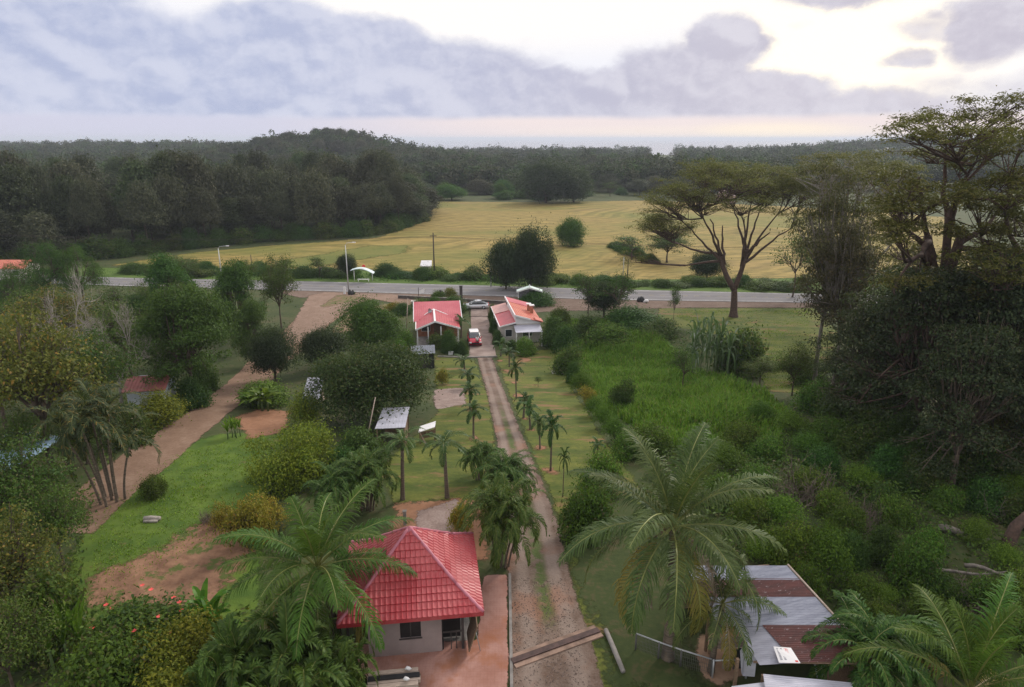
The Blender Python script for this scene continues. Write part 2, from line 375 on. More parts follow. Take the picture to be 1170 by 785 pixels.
patch('roadside_dirt', [(300, 330), (400, 333), (550, 338), (690, 342), (900, 345), (1000, 347), (1000, 352), (780, 352), (640, 356), (560, 360), (520, 347), (400, 341), (340, 340)],
      sheetmat('shoulder_soil', gcol([(0.3, (0.10, 0.068, 0.05)), (0.5, (0.155, 0.105, 0.08)), (0.7, (0.20, 0.15, 0.12))], 0.4, 2.5), edge=0.6), 0.045, res=1.0)
road_o, RA, RB = strip('main_road', [G(*p) for p in up], [G(*p) for p in lo], sheetmat('worn_asphalt', road_col, edge=0, bump=0.15, bump_scale=12), 0.09, n=120, m=9)
M_line = solid('road_paint', (0.42, 0.41, 0.40), 0.7, 0.35, 1.5)
for name, t, w in (('edge_line', 0.06, 0.10), ('edge_line', 0.94, 0.10)):
    mid = RA * (1 - t) + RB * t
    strip(name, [(p[0], p[1] - w) for p in mid], [(p[0], p[1] + w) for p in mid], M_line, 0.096, n=120, m=2)
mid = (RA + RB) / 2
mb = MB(); M_yel = solid('yellow_paint', (0.34, 0.27, 0.10), 0.7, 0.35, 1.5)
for i in range(0, len(mid) - 1):
    a, b = mid[i], mid[i] * 0.55 + mid[i + 1] * 0.45; z = float(zt(*a)) + 0.096
    mb.add([(a[0], a[1] - .06, z), (b[0], b[1] - .06, z), (b[0], b[1] + .06, z), (a[0], a[1] + .06, z)], [(0, 1, 2, 3)])
mb.build('centre_line', M_yel)['kind'] = 'structure'

# gravel drive
def drive_col(g, pos, sd_):
    u = g.node('ShaderNodeAttribute', attribute_name='u').outputs['Fac']
    n = g.noise(pos, 0.7, 5, 0.65); peb = g.noise(pos, 9.0, 3, 0.7)
    c = g.mix(g.smooth(n, 0.3, 0.7), (0.120, 0.076, 0.056), (0.235, 0.170, 0.138))
    c = g.mix(g.smooth(peb, 0.42, 0.75, 0, 0.45), c, (0.30, 0.24, 0.205))
    c = g.mix(g.smooth(peb, 0.42, 0.25, 0, 0.5), c, (0.085, 0.06, 0.045))
    rut = g.smooth(g.math('ABSOLUTE', g.math('SUBTRACT', g.math('ABSOLUTE', g.math('SUBTRACT', g.math('ADD', u, g.math('MULTIPLY', g.math('SUBTRACT', g.noise(pos, .25, 3), .5), .12)), 0.5)), 0.25)), 0.15, 0.05)
    c = g.mix(g.math('MULTIPLY', rut, 0.38), g.mix(0.25, c, (0.085, 0.055, 0.036)), (0.33, 0.265, 0.225))
    red = g.smooth(g.noise(g.vec('ADD', pos, (40, 7, 0)), 0.28, 4), 0.52, 0.68)
    c = g.mix(g.math('MULTIPLY', red, 0.5), c, (0.27, 0.125, 0.075))
    mid_ = g.smooth(g.math('ABSOLUTE', g.math('SUBTRACT', u, 0.52)), 0.17, 0.02)
    y = g.sep(pos)[1]
    near = g.math('MULTIPLY', g.smooth(y, 27.5, 29.5), g.smooth(y, 70, 52))
    tuft = g.math('MULTIPLY', g.math('MULTIPLY', mid_, near), g.smooth(g.noise(pos, 1.3, 5, 0.7), 0.36, 0.54))
    return g.mix(g.math('MULTIPLY', tuft, 0.9), c, (0.070, 0.105, 0.026))
dl = [(584, 800), (582, 750), (582, 700), (578, 650), (577, 600), (572, 550), (566, 500), (556, 450), (545, 409)]
dr = [(694, 800), (682, 750), (665, 700), (650, 650), (638, 600), (620, 550), (598, 500), (578, 450), (563, 409)]
# lawns first, the drive above them
lawn = [(0.28, (0.050, 0.075, 0.016)), (0.48, (0.085, 0.110, 0.022)), (0.60, (0.120, 0.125, 0.032)), (0.72, (0.20, 0.125, 0.06))]
def lawn_col(g, pos, sd_):
    p = g.vec('MULTIPLY', pos, (0.45, 1.3, 1)); n = g.noise(p, 0.42, 6, 0.7); f = g.noise(pos, 3.5, 4, 0.7)
    c = g.mix(g.smooth(n, 0.3, 0.66), (0.050, 0.078, 0.013), (0.140, 0.148, 0.028))
    c = g.mix(g.smooth(f, 0.35, 0.7, 0, 0.5), c, (0.045, 0.065, 0.014))
    bare = g.smooth(g.noise(g.vec('ADD', p, (17, 5, 0)), 0.5, 5, 0.7), 0.53, 0.66)
    return g.mix(g.math('MULTIPLY', bare, 0.8), c, (0.215, 0.118, 0.062))
M_lawn = sheetmat('mown_lawn', lawn_col, edge=0.5)
patch('lawn', [(566, 405), (640, 398), (652, 440), (690, 500), (735, 560), (760, 640), (790, 760), (720, 800), (690, 800), (660, 700), (640, 600), (600, 500)], M_lawn, 0.02)
patch('lawn', [(495, 405), (543, 409), (558, 450), (570, 520), (580, 580), (560, 600), (535, 572), (450, 575), (430, 540), (470, 500), (500, 470)], M_lawn, 0.02)
patch('dark_lawn', [(640, 590), (690, 560), (775, 590), (800, 700), (800, 800), (700, 800), (684, 740), (655, 670)], sheetmat('dark_grass', gcol([(0.3, (0.026, 0.042, 0.012)), (0.52, (0.046, 0.062, 0.018)), (0.62, (0.085, 0.070, 0.034)), (0.74, (0.05, 0.07, 0.018))], 0.4, 3), edge=1.2), 0.026, res=0.5, margin=2.5)  # darker green grass with brown earth, laid over the lower right lawn
def bright_col(g, pos, sd_):
    n = g.noise(pos, 0.5, 6, 0.7); f = g.noise(pos, 4.0, 4, 0.7)
    c = g.mix(g.smooth(n, 0.3, 0.68), (0.045, 0.090, 0.012), (0.110, 0.165, 0.022))
    c = g.mix(g.smooth(f, 0.4, 0.7, 0, 0.5), c, (0.040, 0.070, 0.012))
    bare = g.smooth(g.noise(g.vec('ADD', pos, (3, 55, 0)), 0.33, 5, 0.7), 0.60, 0.70)
    return g.mix(g.math('MULTIPLY', bare, 0.8), c, (0.20, 0.115, 0.062))
M_bright = sheetmat('damp_lawn', bright_col, edge=0.6)
patch('lawn', [(205, 512), (240, 497), (300, 492), (330, 500), (310, 550), (300, 620), (300, 720), (60, 720), (80, 640), (100, 590), (150, 560)], M_bright, 0.02)
patch('meadow', [(632, 362), (700, 366), (760, 385), (800, 420), (880, 450), (905, 470), (880, 520), (780, 520), (690, 470), (650, 420)],
      sheetmat('meadow_soil', gcol([(0.3, (0.045, 0.095, 0.012)), (0.5, (0.080, 0.150, 0.016)), (0.7, (0.115, 0.185, 0.02))], 0.3, 2), edge=0.8), 0.02)
patch('bank_lawn', [(752, 352), (930, 352), (960, 380), (935, 450), (880, 448), (850, 400), (800, 378), (750, 372)], M_lawn, 0.022)
M_red = sheetmat('red_earth', gcol([(0.3, (0.17, 0.088, 0.052)), (0.5, (0.25, 0.125, 0.07)), (0.7, (0.31, 0.175, 0.11))], 0.5, 3), edge=0.7)
patch('earth_patch', [(266, 478), (300, 466), (332, 470), (326, 494), (282, 502)], M_red, 0.03, res=0.5)
def churn(g, pos, sd_):
    n = g.noise(pos, 0.8, 6, 0.7)
    c = g.mix(g.smooth(n, 0.3, 0.7), (0.13, 0.068, 0.042), (0.27, 0.150, 0.09))
    gr = g.smooth(g.noise(g.vec('ADD', pos, (31, 3, 0)), 0.7, 5, 0.7), 0.52, 0.6)
    return g.mix(g.math('MULTIPLY', gr, 0.85), c, (0.055, 0.09, 0.016))
patch('earth_patch', [(165, 632), (200, 610), (245, 588), (288, 596), (285, 640), (255, 690), (200, 700), (100, 690), (95, 655)], sheetmat('churned_earth', churn, edge=1.2, edge_scale=0.8, bump=0.8, bump_scale=3), 0.03, res=0.4, margin=2.5)
M_grav = sheetmat('gravel', gcol([(0.3, (0.15, 0.105, 0.09)), (0.5, (0.24, 0.175, 0.15)), (0.7, (0.33, 0.265, 0.24))], 1.2, 8), edge=0.4)
patch('gravel_pad', [(452, 577), (480, 572), (530, 570), (552, 575), (560, 640), (440, 640)], M_red, 0.03, res=0.4)
patch('gravel_pad', [(474, 584), (520, 572), (542, 580), (520, 606), (500, 618), (474, 600)], M_grav, 0.036, res=0.4)
patch('gravel_pad', [(497, 445), (530, 443), (534, 462), (500, 468), (494, 458)], M_grav, 0.03, res=0.5)
for i, (a, b, w) in enumerate([(571, 412, 7), (581, 424, 8), (588, 437, 7), (592, 452, 8), (612, 440, 4), (600, 478, 7), (606, 490, 9), (617, 512, 12), (629, 538, 12), (644, 568, 9), (534, 425, 7), (537, 445, 8), (538, 468, 9), (541, 501, 11), (600, 411, 12)]):
    c = G(a, b); rr = w * depth(c) / FPX * 0.8
    patch('bare_soil', [(c.x + rr * math.cos(t) * R.uniform(.7, 1.2), c.y + rr * 1.3 * math.sin(t) * R.uniform(.7, 1.2)) for t in np.linspace(0, 6.28, 9)[:-1]], M_red, 0.027 , res=0.3, margin=1.0, world=True)
patch('dirt_lot', [(352, 338), (372, 334), (480, 338), (545, 344), (545, 352), (470, 350), (425, 342), (400, 352), (380, 366), (356, 392), (325, 392), (335, 368)], M_dirt, 0.05, res=0.8)
def island_col(g, pos, sd_): return g.mix(g.smooth(g.noise(pos, 0.8, 5, 0.7), 0.4, 0.62), (0.20, 0.125, 0.085), (0.085, 0.105, 0.025))
M_isl = sheetmat('sparse_grass', island_col, edge=0.6)
patch('grass_island', [(385, 337), (420, 340), (372, 352), (366, 350)], M_isl, 0.06, res=0.6)
patch('grass_island', [(398, 358), (440, 347), (470, 352), (420, 375), (372, 384)], M_isl, 0.06, res=0.6)
rl = [(48, 610), (66, 590), (88, 560), (125, 530), (170, 500), (216, 470), (256, 440), (282, 415), (312, 390), (332, 370), (348, 352)]
rr_ = [(108, 610), (128, 590), (158, 560), (198, 530), (230, 500), (266, 470), (306, 440), (328, 415), (358, 390), (378, 370), (404, 352)]
strip('dirt_road', [G(*p) for p in rl], [G(*p) for p in rr_], sheetmat('dirt_track', gcol([(0.3, (0.135, 0.080, 0.052)), (0.5, (0.195, 0.122, 0.082)), (0.7, (0.265, 0.180, 0.13))], 0.45, 4), edge=0.35), 0.04, n=110, m=12)
strip('driveway', [G(*p) for p in dl], [G(*p) for p in dr], sheetmat('drive_gravel', drive_col, edge=0.28, edge_scale=1.2, bump=0.6, bump_scale=9), 0.045, n=160, m=16)
# paved forecourt by the two houses
pav = solid('old_concrete', (0.27, 0.20, 0.175), 0.85, 0.25, 0.8)
def conc(g, pos, sd_):
    c = g.mix(g.smooth(g.noise(pos, 0.5, 5), 0.3, 0.7), (0.20, 0.145, 0.125), (0.32, 0.25, 0.22))
    x, y, z = g.sep(pos); j = g.smooth(g.math('ABSOLUTE', g.math('SUBTRACT', g.math('FRACT', g.math('MULTIPLY', y, 0.4)), 0.5)), 0.47, 0.5)
    return g.mix(g.math('MULTIPLY', j, 0.6), c, (0.10, 0.08, 0.07))
strip('forecourt', [G(*p) for p in [(536, 408), (537, 395), (538, 375), (538, 352)]], [G(*p) for p in [(567, 408), (565, 395), (560, 375), (556, 352)]], sheetmat('forecourt_concrete', conc, edge=0), 0.06, n=30, m=6)
# ---------------------------------------------------------------- foliage toolkit
def nrm(a): return a / np.maximum(np.linalg.norm(a, axis=-1, keepdims=True), 1e-9)
def leaf_quads(P, N, L, W, rng):
    n = len(P); a = nrm(np.cross(N, rng.normal(size=(n, 3)))); b = np.cross(N, a)
    L = np.broadcast_to(np.asarray(L, float), (n,))[:, None]; W = np.broadcast_to(np.asarray(W, float), (n,))[:, None]
    return np.stack([P - a * L / 2, P + b * W / 2 + N * W * .2, P + a * L / 2 - N * L * .12, P - b * W / 2 + N * W * .2], 1)
def tube_quads(pts, rad, n=5):
    mb = MB(); mb.tube(pts, rad, n, caps=False); v = np.array(mb.v); return v[np.array(mb.f)]
def sph(n, rng, lo=-1.0):
    z = rng.uniform(lo, 1, n); t = rng.uniform(0, 2 * math.pi, n); r = np.sqrt(1 - z * z)
    return np.stack([r * np.cos(t), r * np.sin(t), z], 1)
def blob_leaves(blobs, per, size, rng, up=0.5, lo=-0.6, aspect=0.5, shell=(0.62, 1.08), jit=0.6):
    out = []
    for c, r in blobs:
        r = np.array(r if np.ndim(r) else (r, r, r), float); k = max(6, int(per * (r.mean() ** 2)))
        u = sph(k, rng, lo); rad = rng.uniform(*shell, size=(k, 1)) * (1 + 0.42 * np.abs(rng.normal(size=(k, 1))) * (rng.random((k, 1)) < .36))
        P = np.asarray(c) + u * r * rad
        N = nrm(u * 0.7 + np.array([0, 0, up]) + jit * rng.normal(size=(k, 3)))
        L = size * rng.uniform(0.65, 1.35, k); out.append(leaf_quads(P, N, L, L * aspect, rng))
    return np.concatenate(out)
def crown_blobs(rng, W, H, z0, n, r, shape='dome', flat=0.75):
    bl = []
    for i in range(n):
        if shape == 'dome':
            u = sph(1, rng, -0.35 if z0 > 1.1 else -0.8)[0]; k = rng.uniform(0.5, 1.04) if i % 4 else rng.uniform(0.1, 0.5)
            c = np.array([u[0] * W / 2 * k, u[1] * W / 2 * k, z0 + (H - z0) * (0.42 + 0.5 * u[2] * k)])
        elif shape == 'umbrella':
            q = math.sqrt(rng.uniform(0.02, 1)); t = rng.uniform(0, 6.283)
            c = np.array([math.cos(t) * q * W / 2, math.sin(t) * q * W / 2, H - (H - z0) * (0.12 + 0.72 * q ** 2.2) - rng.uniform(0, .14) * (H - z0)])
        elif shape == 'sprawl':
            q = math.sqrt(rng.random()); t = rng.uniform(0, 6.283)
            c = np.array([math.cos(t) * q * W / 2, math.sin(t) * q * W / 2, z0 + (H - z0) * rng.random() ** 1.4 * (1 - .45 * q)])
        elif shape == 'layer':
            zf = rng.uniform(0, 1) ** 0.8; q = rng.uniform(0.3, 1.0) * (1.05 - 0.72 * zf ** 1.6); t = rng.uniform(0, 6.283)
            c = np.array([math.cos(t) * q * W / 2, math.sin(t) * q * W / 2, z0 + (H - z0) * (0.08 + 0.86 * zf)])
        else:
            zf = rng.uniform(0, 1); q = rng.uniform(0.1, 1) * math.sin(math.pi * min(1, .18 + .8 * zf)) ; t = rng.uniform(0, 6.283)
            c = np.array([math.cos(t) * q * W / 2, math.sin(t) * q * W / 2, z0 + (H - z0) * zf])
        rr = r * float(np.clip(np.exp(rng.normal() * .38), .45, 1.9)); bl.append((c, (rr, rr, rr * flat)))
    return bl
def bez(a, b, c, n): t = np.linspace(0, 1, n)[:, None]; return (1 - t) ** 2 * a + 2 * t * (1 - t) * b + t * t * c
def limb_tubes(mb, rng, blobs, th, tr, nl=5, lean=(0, 0), forks=True, rmin=0.02):
    base = np.array([0., 0., -0.15]); top = np.array([lean[0], lean[1], th])
    wob = rng.normal(size=3) * 0.12 * np.array([1, 1, 0]); midp = (base + top) / 2 + wob * th * .3
    P = bez(base, midp, top, 7); mb.tube(P, [tr * (1.45 if i == 0 else 1 - 0.08 * i) for i in range(7)], 8)
    C = np.array([b[0] for b in blobs]); ang = np.arctan2(C[:, 1] - top[1], C[:, 0] - top[0]); grp = ((ang + math.pi) / (2 * math.pi) * nl).astype(int) % nl
    for k in range(nl):
        idx = np.nonzero(grp == k)[0]
        if not len(idx): continue
        m = C[idx].mean(0); e = top + (m - top) * 0.62; ctl = top + (e - top) * 0.5 + np.array([0, 0, -0.08 * np.linalg.norm(e - top)]) + rng.normal(size=3) * .15
        Q = bez(top - np.array([0, 0, th * rng.uniform(0, .12)]), ctl, e, 6); mb.tube(Q, [tr * .62 * (1 - .1 * i) for i in range(6)], 6)
        for j in idx:
            s = Q[rng.integers(2, 6)]; t2 = C[j] * 0.97 + rng.normal(size=3) * .1; cc = (s + t2) / 2 + np.array([0, 0, rng.uniform(-.12, .2)]) * np.linalg.norm(t2 - s) + rng.normal(size=3) * .2
            B = bez(s, cc, t2, 6); mb.tube(B, [max(rmin, tr * .3 * (1 - .15 * i)) for i in range(6)], 4)
            if forks:
                for _ in range(2):
                    f = B[3]; r = blobs[j][1][0]; e2 = C[j] + sph(1, rng, 0)[0] * r * .9
                    mb.tube(bez(f, (f + e2) / 2 + rng.normal(size=3) * .15, e2, 4), [max(rmin, tr * .16), max(rmin, tr * .12), rmin, rmin * .6], 4)
def dims(crown, trunk=None):
    n = len(crown.vertices); v = np.empty(n * 3, np.float32); crown.vertices.foreach_get('co', v); v = v.reshape(-1, 3); c = v[:, :2].mean(0)
    return dict(trunk=trunk, crown=crown, H=float(np.percentile(v[:, 2], 99.7)), W=float(2 * np.percentile(np.hypot(v[:, 0] - c[0], v[:, 1] - c[1]), 97)))
LD, LS = 2.3, 0.66                                              # leaf count and leaf size for all broadleaf crowns
def make_kind(name, seed, H, W, z0, n, r, per, size, lm, bark, shape='dome', flat=0.75, tr=0.22, nl=5, th=None, up=.5, lo=-.6, aspect=.5, jit=.6, forks=True, shell=(.62, 1.08)):
    per *= LD; size *= LS
    rng = np.random.default_rng(seed); bl = crown_blobs(rng, W - r * 1.4, H - r * flat * .8, z0, n, r, shape, flat)
    crown = quad_mesh(name + '_crown', blob_leaves(bl, per, size, rng, up, lo, aspect, shell, jit), lm)
    mb = MB()
    if tr: limb_tubes(mb, rng, bl, th or (z0 + (H - z0) * .15), tr, nl, forks=forks)
    trunk = mb.mesh(name + '_trunk', bark) if tr else None
    return dims(crown, trunk)
BARK = solid('tree_bark', (0.085, 0.062, 0.045), 0.9, 0.4, 4, bump=.4)
BARK_PALE = solid('pale_bark', (0.30, 0.265, 0.235), 0.9, 0.3, 3, bump=.3)
BARK_GREY = solid('grey_bark', (0.17, 0.145, 0.125), 0.9, 0.35, 3, bump=.3)
BARK_BROWN = solid('brown_bark', (0.075, 0.045, 0.034), 0.9, 0.4, 4, bump=.4)
PALMBARK = solid('palm_bark', (0.13, 0.10, 0.075), 0.9, 0.45, 5, bump=.4, streak=(.3, .3, 5))
L_mango = leafmat('mango_leaf', (0.012, 0.026, 0.006), (0.028, 0.052, 0.01), (0.062, 0.092, 0.02), accents=[(0.085, 0.085, 0.03), (0.10, 0.07, 0.03)])
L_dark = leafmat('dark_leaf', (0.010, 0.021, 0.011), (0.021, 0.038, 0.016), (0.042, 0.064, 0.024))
L_bright = leafmat('bright_leaf', (0.018, 0.062, 0.008), (0.038, 0.118, 0.012), (0.078, 0.185, 0.022))
L_green = leafmat('broad_green_leaf', (0.017, 0.05, 0.008), (0.038, 0.092, 0.013), (0.078, 0.15, 0.024))
L_olive = leafmat('olive_leaf', (0.042, 0.052, 0.01), (0.086, 0.096, 0.016), (0.15, 0.148, 0.028), accents=[(0.21, 0.15, 0.03), (0.24, 0.105, 0.03)])
L_yel = leafmat('yellow_green_leaf', (0.06, 0.095, 0.008), (0.13, 0.165, 0.012), (0.235, 0.24, 0.02))
L_feather = leafmat('feathery_leaf', (0.050, 0.058, 0.011), (0.094, 0.098, 0.018), (0.150, 0.140, 0.026), trans=.35)
L_forest = leafmat('forest_leaf', (0.024, 0.030, 0.018), (0.046, 0.052, 0.028), (0.086, 0.086, 0.044), trans=.15, hv=.08, vv=(.6, 1.6))
L_forest2 = leafmat('forest_green_leaf', (0.022, 0.038, 0.016), (0.042, 0.064, 0.024), (0.074, 0.098, 0.034), trans=.15, vv=(.6, 1.6))
L_scrub = leafmat('scrub_leaf', (0.028, 0.066, 0.008), (0.062, 0.128, 0.012), (0.130, 0.220, 0.022), hv=.05, vv=(.55, 1.35), accents=[(0.11, 0.10, 0.03), (0.09, 0.07, 0.035)])
L_under = leafmat('undergrowth_leaf', (0.020, 0.050, 0.009), (0.050, 0.096, 0.014), (0.105, 0.160, 0.024), accents=[(0.09, 0.08, 0.035), (0.12, 0.10, 0.05)])
L_meadow = leafmat('tall_grass_blade', (0.060, 0.140, 0.012), (0.130, 0.260, 0.016), (0.220, 0.37, 0.028), trans=.35, accents=[(0.22, 0.22, 0.06), (0.28, 0.23, 0.10)])
L_dry = leafmat('dry_leaf', (0.09, 0.065, 0.04), (0.16, 0.12, 0.07), (0.25, 0.20, 0.13))
L_croton = leafmat('croton_leaf', (0.10, 0.10, 0.014), (0.22, 0.19, 0.02), (0.36, 0.30, 0.035), accents=[(0.34, 0.13, 0.04), (0.30, 0.22, 0.03)])
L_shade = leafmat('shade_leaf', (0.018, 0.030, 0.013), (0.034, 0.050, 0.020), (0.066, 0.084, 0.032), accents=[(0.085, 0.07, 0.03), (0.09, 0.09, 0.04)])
L_copper = leafmat('coppery_leaf', (0.035, 0.030, 0.016), (0.065, 0.055, 0.026), (0.100, 0.088, 0.036), accents=[(0.15, 0.09, 0.03), (0.13, 0.12, 0.04)])
K = {}
K['mango'] = make_kind('mango', 1, 10, 12, 1.0, 95, 1.5, 105, .36, L_mango, BARK, flat=.75, tr=.35, lo=-.3, nl=6, forks=False)
K['round'] = make_kind('round', 2, 7, 7.5, .8, 60, 1.15, 150, .34, L_bright, BARK, flat=.8, tr=.25, forks=False)
K['dark'] = make_kind('dark', 3, 7, 7.5, .9, 50, 1.1, 150, .32, L_dark, BARK, flat=.75, tr=.24, forks=False)
K['layer'] = make_kind('layer', 4, 12, 13, 2.0, 75, 1.35, 125, .40, L_green, BARK, 'layer', .42, tr=.32, up=.8)
K['layer2'] = make_kind('layer2', 14, 12, 11, 2.0, 60, 1.3, 125, .42, L_green, BARK, 'layer', .5, tr=.3, up=.8)
K['loose'] = make_kind('loose', 5, 10, 9, 2.2, 55, 1.1, 62, .34, L_olive, BARK, 'dome', .7, tr=.22, up=.6, shell=(.3, 1.15))
K['loose2'] = make_kind('loose2', 15, 10, 9, 1.8, 60, 1.0, 60, .36, L_under, BARK, 'dome', .7, tr=.2, up=.6, shell=(.3, 1.15))
K['thin'] = make_kind('thin', 6, 6, 4.5, 1.6, 26, .65, 60, .26, L_green, BARK, 'dome', .6, tr=.09, shell=(.3, 1.15))
K['shade'] = make_kind('shade', 7, 14, 15, 1.3, 120, 1.5, 80, .40, L_shade, BARK_BROWN, 'layer', .26, tr=.38, up=.9)
K['shade2'] = make_kind('shade2', 17, 14, 12, 1.3, 95, 1.3, 80, .40, L_shade, BARK, 'layer', .28, tr=.34, up=.9)
K['copper'] = make_kind('copper', 18, 18, 12, 3.0, 90, 1.15, 62, .36, L_copper, BARK_GREY, 'dome', .5, tr=.30, up=.8, nl=6, th=7, shell=(.2, 1.25))
K['bush'] = make_kind('bush', 8, 3, 4, .1, 30, .72, 260, .27, L_scrub, BARK, 'sprawl', .85, tr=.05, nl=7, th=.5, lo=-.4, forks=False)
K['bush2'] = make_kind('bush2', 9, 3, 4, .1, 26, .8, 200, .32, L_green, BARK, 'sprawl', .85, tr=.05, nl=7, th=.5, lo=-.4, forks=False)
K['bush3'] = make_kind('bush3', 10, 3, 4, .1, 30, .7, 190, .30, L_under, BARK, 'sprawl', .9, tr=.05, nl=7, th=.5, lo=-.4, forks=False)
K['yel'] = make_kind('yel', 11, 3, 4, .1, 32, .65, 200, .24, L_yel, BARK, 'dome', .85, tr=.05, lo=-.3, forks=False)
K['yelbig'] = make_kind('yelbig', 19, 4.2, 7, .1, 75, .75, 170, .25, L_yel, BARK, 'sprawl', .8, tr=.06, lo=-.3, forks=False, nl=7, th=.6)
K['croton'] = make_kind('croton', 12, 2, 3, .1, 26, .45, 260, .22, L_croton, BARK, 'dome', .9, tr=.04, lo=-.3, forks=False)
L_hedge = leafmat('hedge_leaf', (0.036, 0.090, 0.009), (0.078, 0.165, 0.013), (0.145, 0.255, 0.022))
K['hedge'] = make_kind('hedge', 13, 2.5, 3, .1, 26, .6, 240, .20, L_hedge, BARK, 'dome', .85, tr=.05, lo=-.4, forks=False)
K['feathery'] = make_kind('feathery', 21, 9, 10, 2.5, 40, 1.2, 90, .42, L_green, BARK, 'umbrella', .5, tr=.25, up=.7, aspect=.22)
def place(kind, px, base, top, w, name, label, cat, group=None, rz=None, hmul=1.0, sink=0.0):
    p = G(px, base); k = K[kind]; d = depth(p)
    H = max(.25, atY(px, top, p.y).z - p.z) * hmul; Wd = w * d / FPX
    sx, sz = Wd / k['W'], H * (1 + sink) / k['H']; p = p - Vector((0, 0, H * sink))
    rz = R.uniform(0, 6.28) if rz is None else rz
    tilt = (R.uniform(-.07, .07), R.uniform(-.07, .07)) if 'palm' in name else (0, 0)
    if k.get('trunk') is None:
        o = link(name, k['crown'], None, p); tag(o, label, cat, group); o.rotation_euler = (0, 0, rz); o.scale = (sx, sx, sz); return o
    r = empty(name, p, rz, label, cat, group); r.scale = (sx, sx, sz); r.rotation_euler = (tilt[0], tilt[1], rz)
    link('trunk', k['trunk'], r); link('crown', k['crown'], r)
    return r

# bare branching trees and brush
def grow(mb, rng, p, d, L, r, lvl, spread=.55, up=.15, gnarl=.18, kids=(2, 4), tips=None, shrink=(.62, .82), n=5):
    pts = [p]; q = p.copy(); dd = d.copy(); seg = 4
    for i in range(seg):
        dd = nrm((dd + rng.normal(size=3) * gnarl + np.array([0, 0, up * .25]))[None])[0]; q = q + dd * L / seg; pts.append(q.copy())
    mb.tube(pts, [r * (1 - .11 * i) for i in range(seg + 1)], n if lvl > 1 else 4, caps=lvl < 1)
    if lvl == 0:
        if tips is not None: tips.append(q)
        return
    k = rng.integers(*kids) if lvl > 0 else 0
    for i in range(k):
        s = pts[rng.integers(2, seg + 1)] if i else pts[-1]
        nd = nrm((dd + rng.normal(size=3) * spread + np.array([0, 0, up]))[None])[0]
        grow(mb, rng, s, nd, L * rng.uniform(*shrink), r * rng.uniform(.48, .66), lvl - 1, spread, up, gnarl, kids, tips, shrink, n)
def bare_mesh(name, seed, H, mat, lvl=5, **kw):
    rng = np.random.default_rng(seed); mb = MB(); tips = []
    grow(mb, rng, np.array([0., 0., -.1]), np.array([0.05, 0, 1.]), H * .34, H * .021, lvl, tips=tips, **kw)
    return mb, tips, rng
mb, _, _ = bare_mesh('bare', 31, 10, BARK_PALE, 6, spread=.5, kids=(3, 5))
K['bare'] = dims(mb.mesh('bare_branches', BARK_PALE))
def brush_mesh(seed, mat, n=70):
    rng = np.random.default_rng(seed); mb = MB()
    for i in range(n):
        t = rng.uniform(0, 6.28); q = math.sqrt(rng.random()); p = np.array([math.cos(t) * q * 1.6, math.sin(t) * q * 1.6, 0.]); d = nrm(np.array([[rng.normal(), rng.normal(), .9]]))[0]
        grow(mb, rng, p, d, rng.uniform(.5, 1.2), .022, 1, spread=.8, kids=(2, 5), n=4)
    return mb.mesh('brush_twigs', mat)
TWIG = solid('dry_twig', (0.16, 0.125, 0.10), .95, .35, 2)
K['brush'] = dims(brush_mesh(41, TWIG, 110))

# ---------------------------------------------------------------- palms
def frond(rng, L, e0, droop, az, nl=46, ll=.8, lw=.05, origin=(0, 0, 0), sag=.55, curl=0.0, vee=.35, rr=.03, pw=1.4, start=.1, jit=.10):
    """quads of one feather leaf: (rachis quads, leaflet quads)"""
    n = 14; t = np.linspace(0, 1, n); el = e0 - droop * t ** pw; a = az + curl * t
    step = L / (n - 1); D = np.stack([np.cos(el) * np.cos(a), np.cos(el) * np.sin(a), np.sin(el)], 1)
    P = np.asarray(origin) + np.concatenate([[[0, 0, 0]], np.cumsum(D[:-1] * step, 0)])
    rq = tube_quads(P, [rr * (1 - .85 * k) + .004 for k in t], 4)
    s = np.linspace(start, 1, nl); s2 = np.concatenate([s, s + .5 / nl]).clip(0, 1); sg = np.concatenate([np.ones(nl), -np.ones(nl)])
    ip = lambda A: np.stack([np.interp(s2, t, A[:, k]) for k in range(3)], 1)
    pos, dr = ip(P), nrm(ip(D)); side = nrm(np.cross(dr, np.array([0, 0, 1.])) + 1e-6) * sg[:, None]; upv = np.cross(dr, side) * -sg[:, None]
    upv = np.where(upv[:, 2:] < 0, -upv, upv)
    ln = ll * np.clip(np.sin(math.pi * (.12 + .84 * s2)) ** .7, .15, 1) * rng.uniform(.72, 1.12, len(s2)) * np.where(rng.random(len(s2)) < .05, .4, 1)
    d1 = nrm(side * .85 + dr * (.45 + .5 * s2[:, None]) + upv * vee + rng.normal(size=(len(s2), 3)) * jit)
    d2 = nrm(d1 + np.array([0, 0, -1.]) * sag * rng.uniform(.7, 1.3, (len(s2), 1)))
    d3 = nrm(d2 + np.array([0, 0, -1.]) * sag * 1.2)
    wv = nrm(np.cross(d1, upv)) * lw; ln = ln[:, None]
    p1 = pos + d1 * ln * .4; p2 = p1 + d2 * ln * .35; p3 = p2 + d3 * ln * .25
    Q = [np.stack([pos - wv * .35, pos + wv * .35, p1 + wv * .5, p1 - wv * .5], 1), np.stack([p1 - wv * .5, p1 + wv * .5, p2 + wv * .38, p2 - wv * .38], 1),
         np.stack([p2 - wv * .38, p2 + wv * .38, p3 + wv * .04, p3 - wv * .04], 1)]
    return rq, np.concatenate(Q)
def frond_mesh(name, rq, lq, mats):
    return quad_mesh(name, np.concatenate([rq, lq]), mats, [1] * len(rq) + [0] * len(lq))
RACHIS = solid('frond_rib', (0.17, 0.18, 0.045), .5, .25, 2)
RACHIS_DRY = solid('dry_rib', (0.28, 0.21, 0.13), .7, .25, 2)
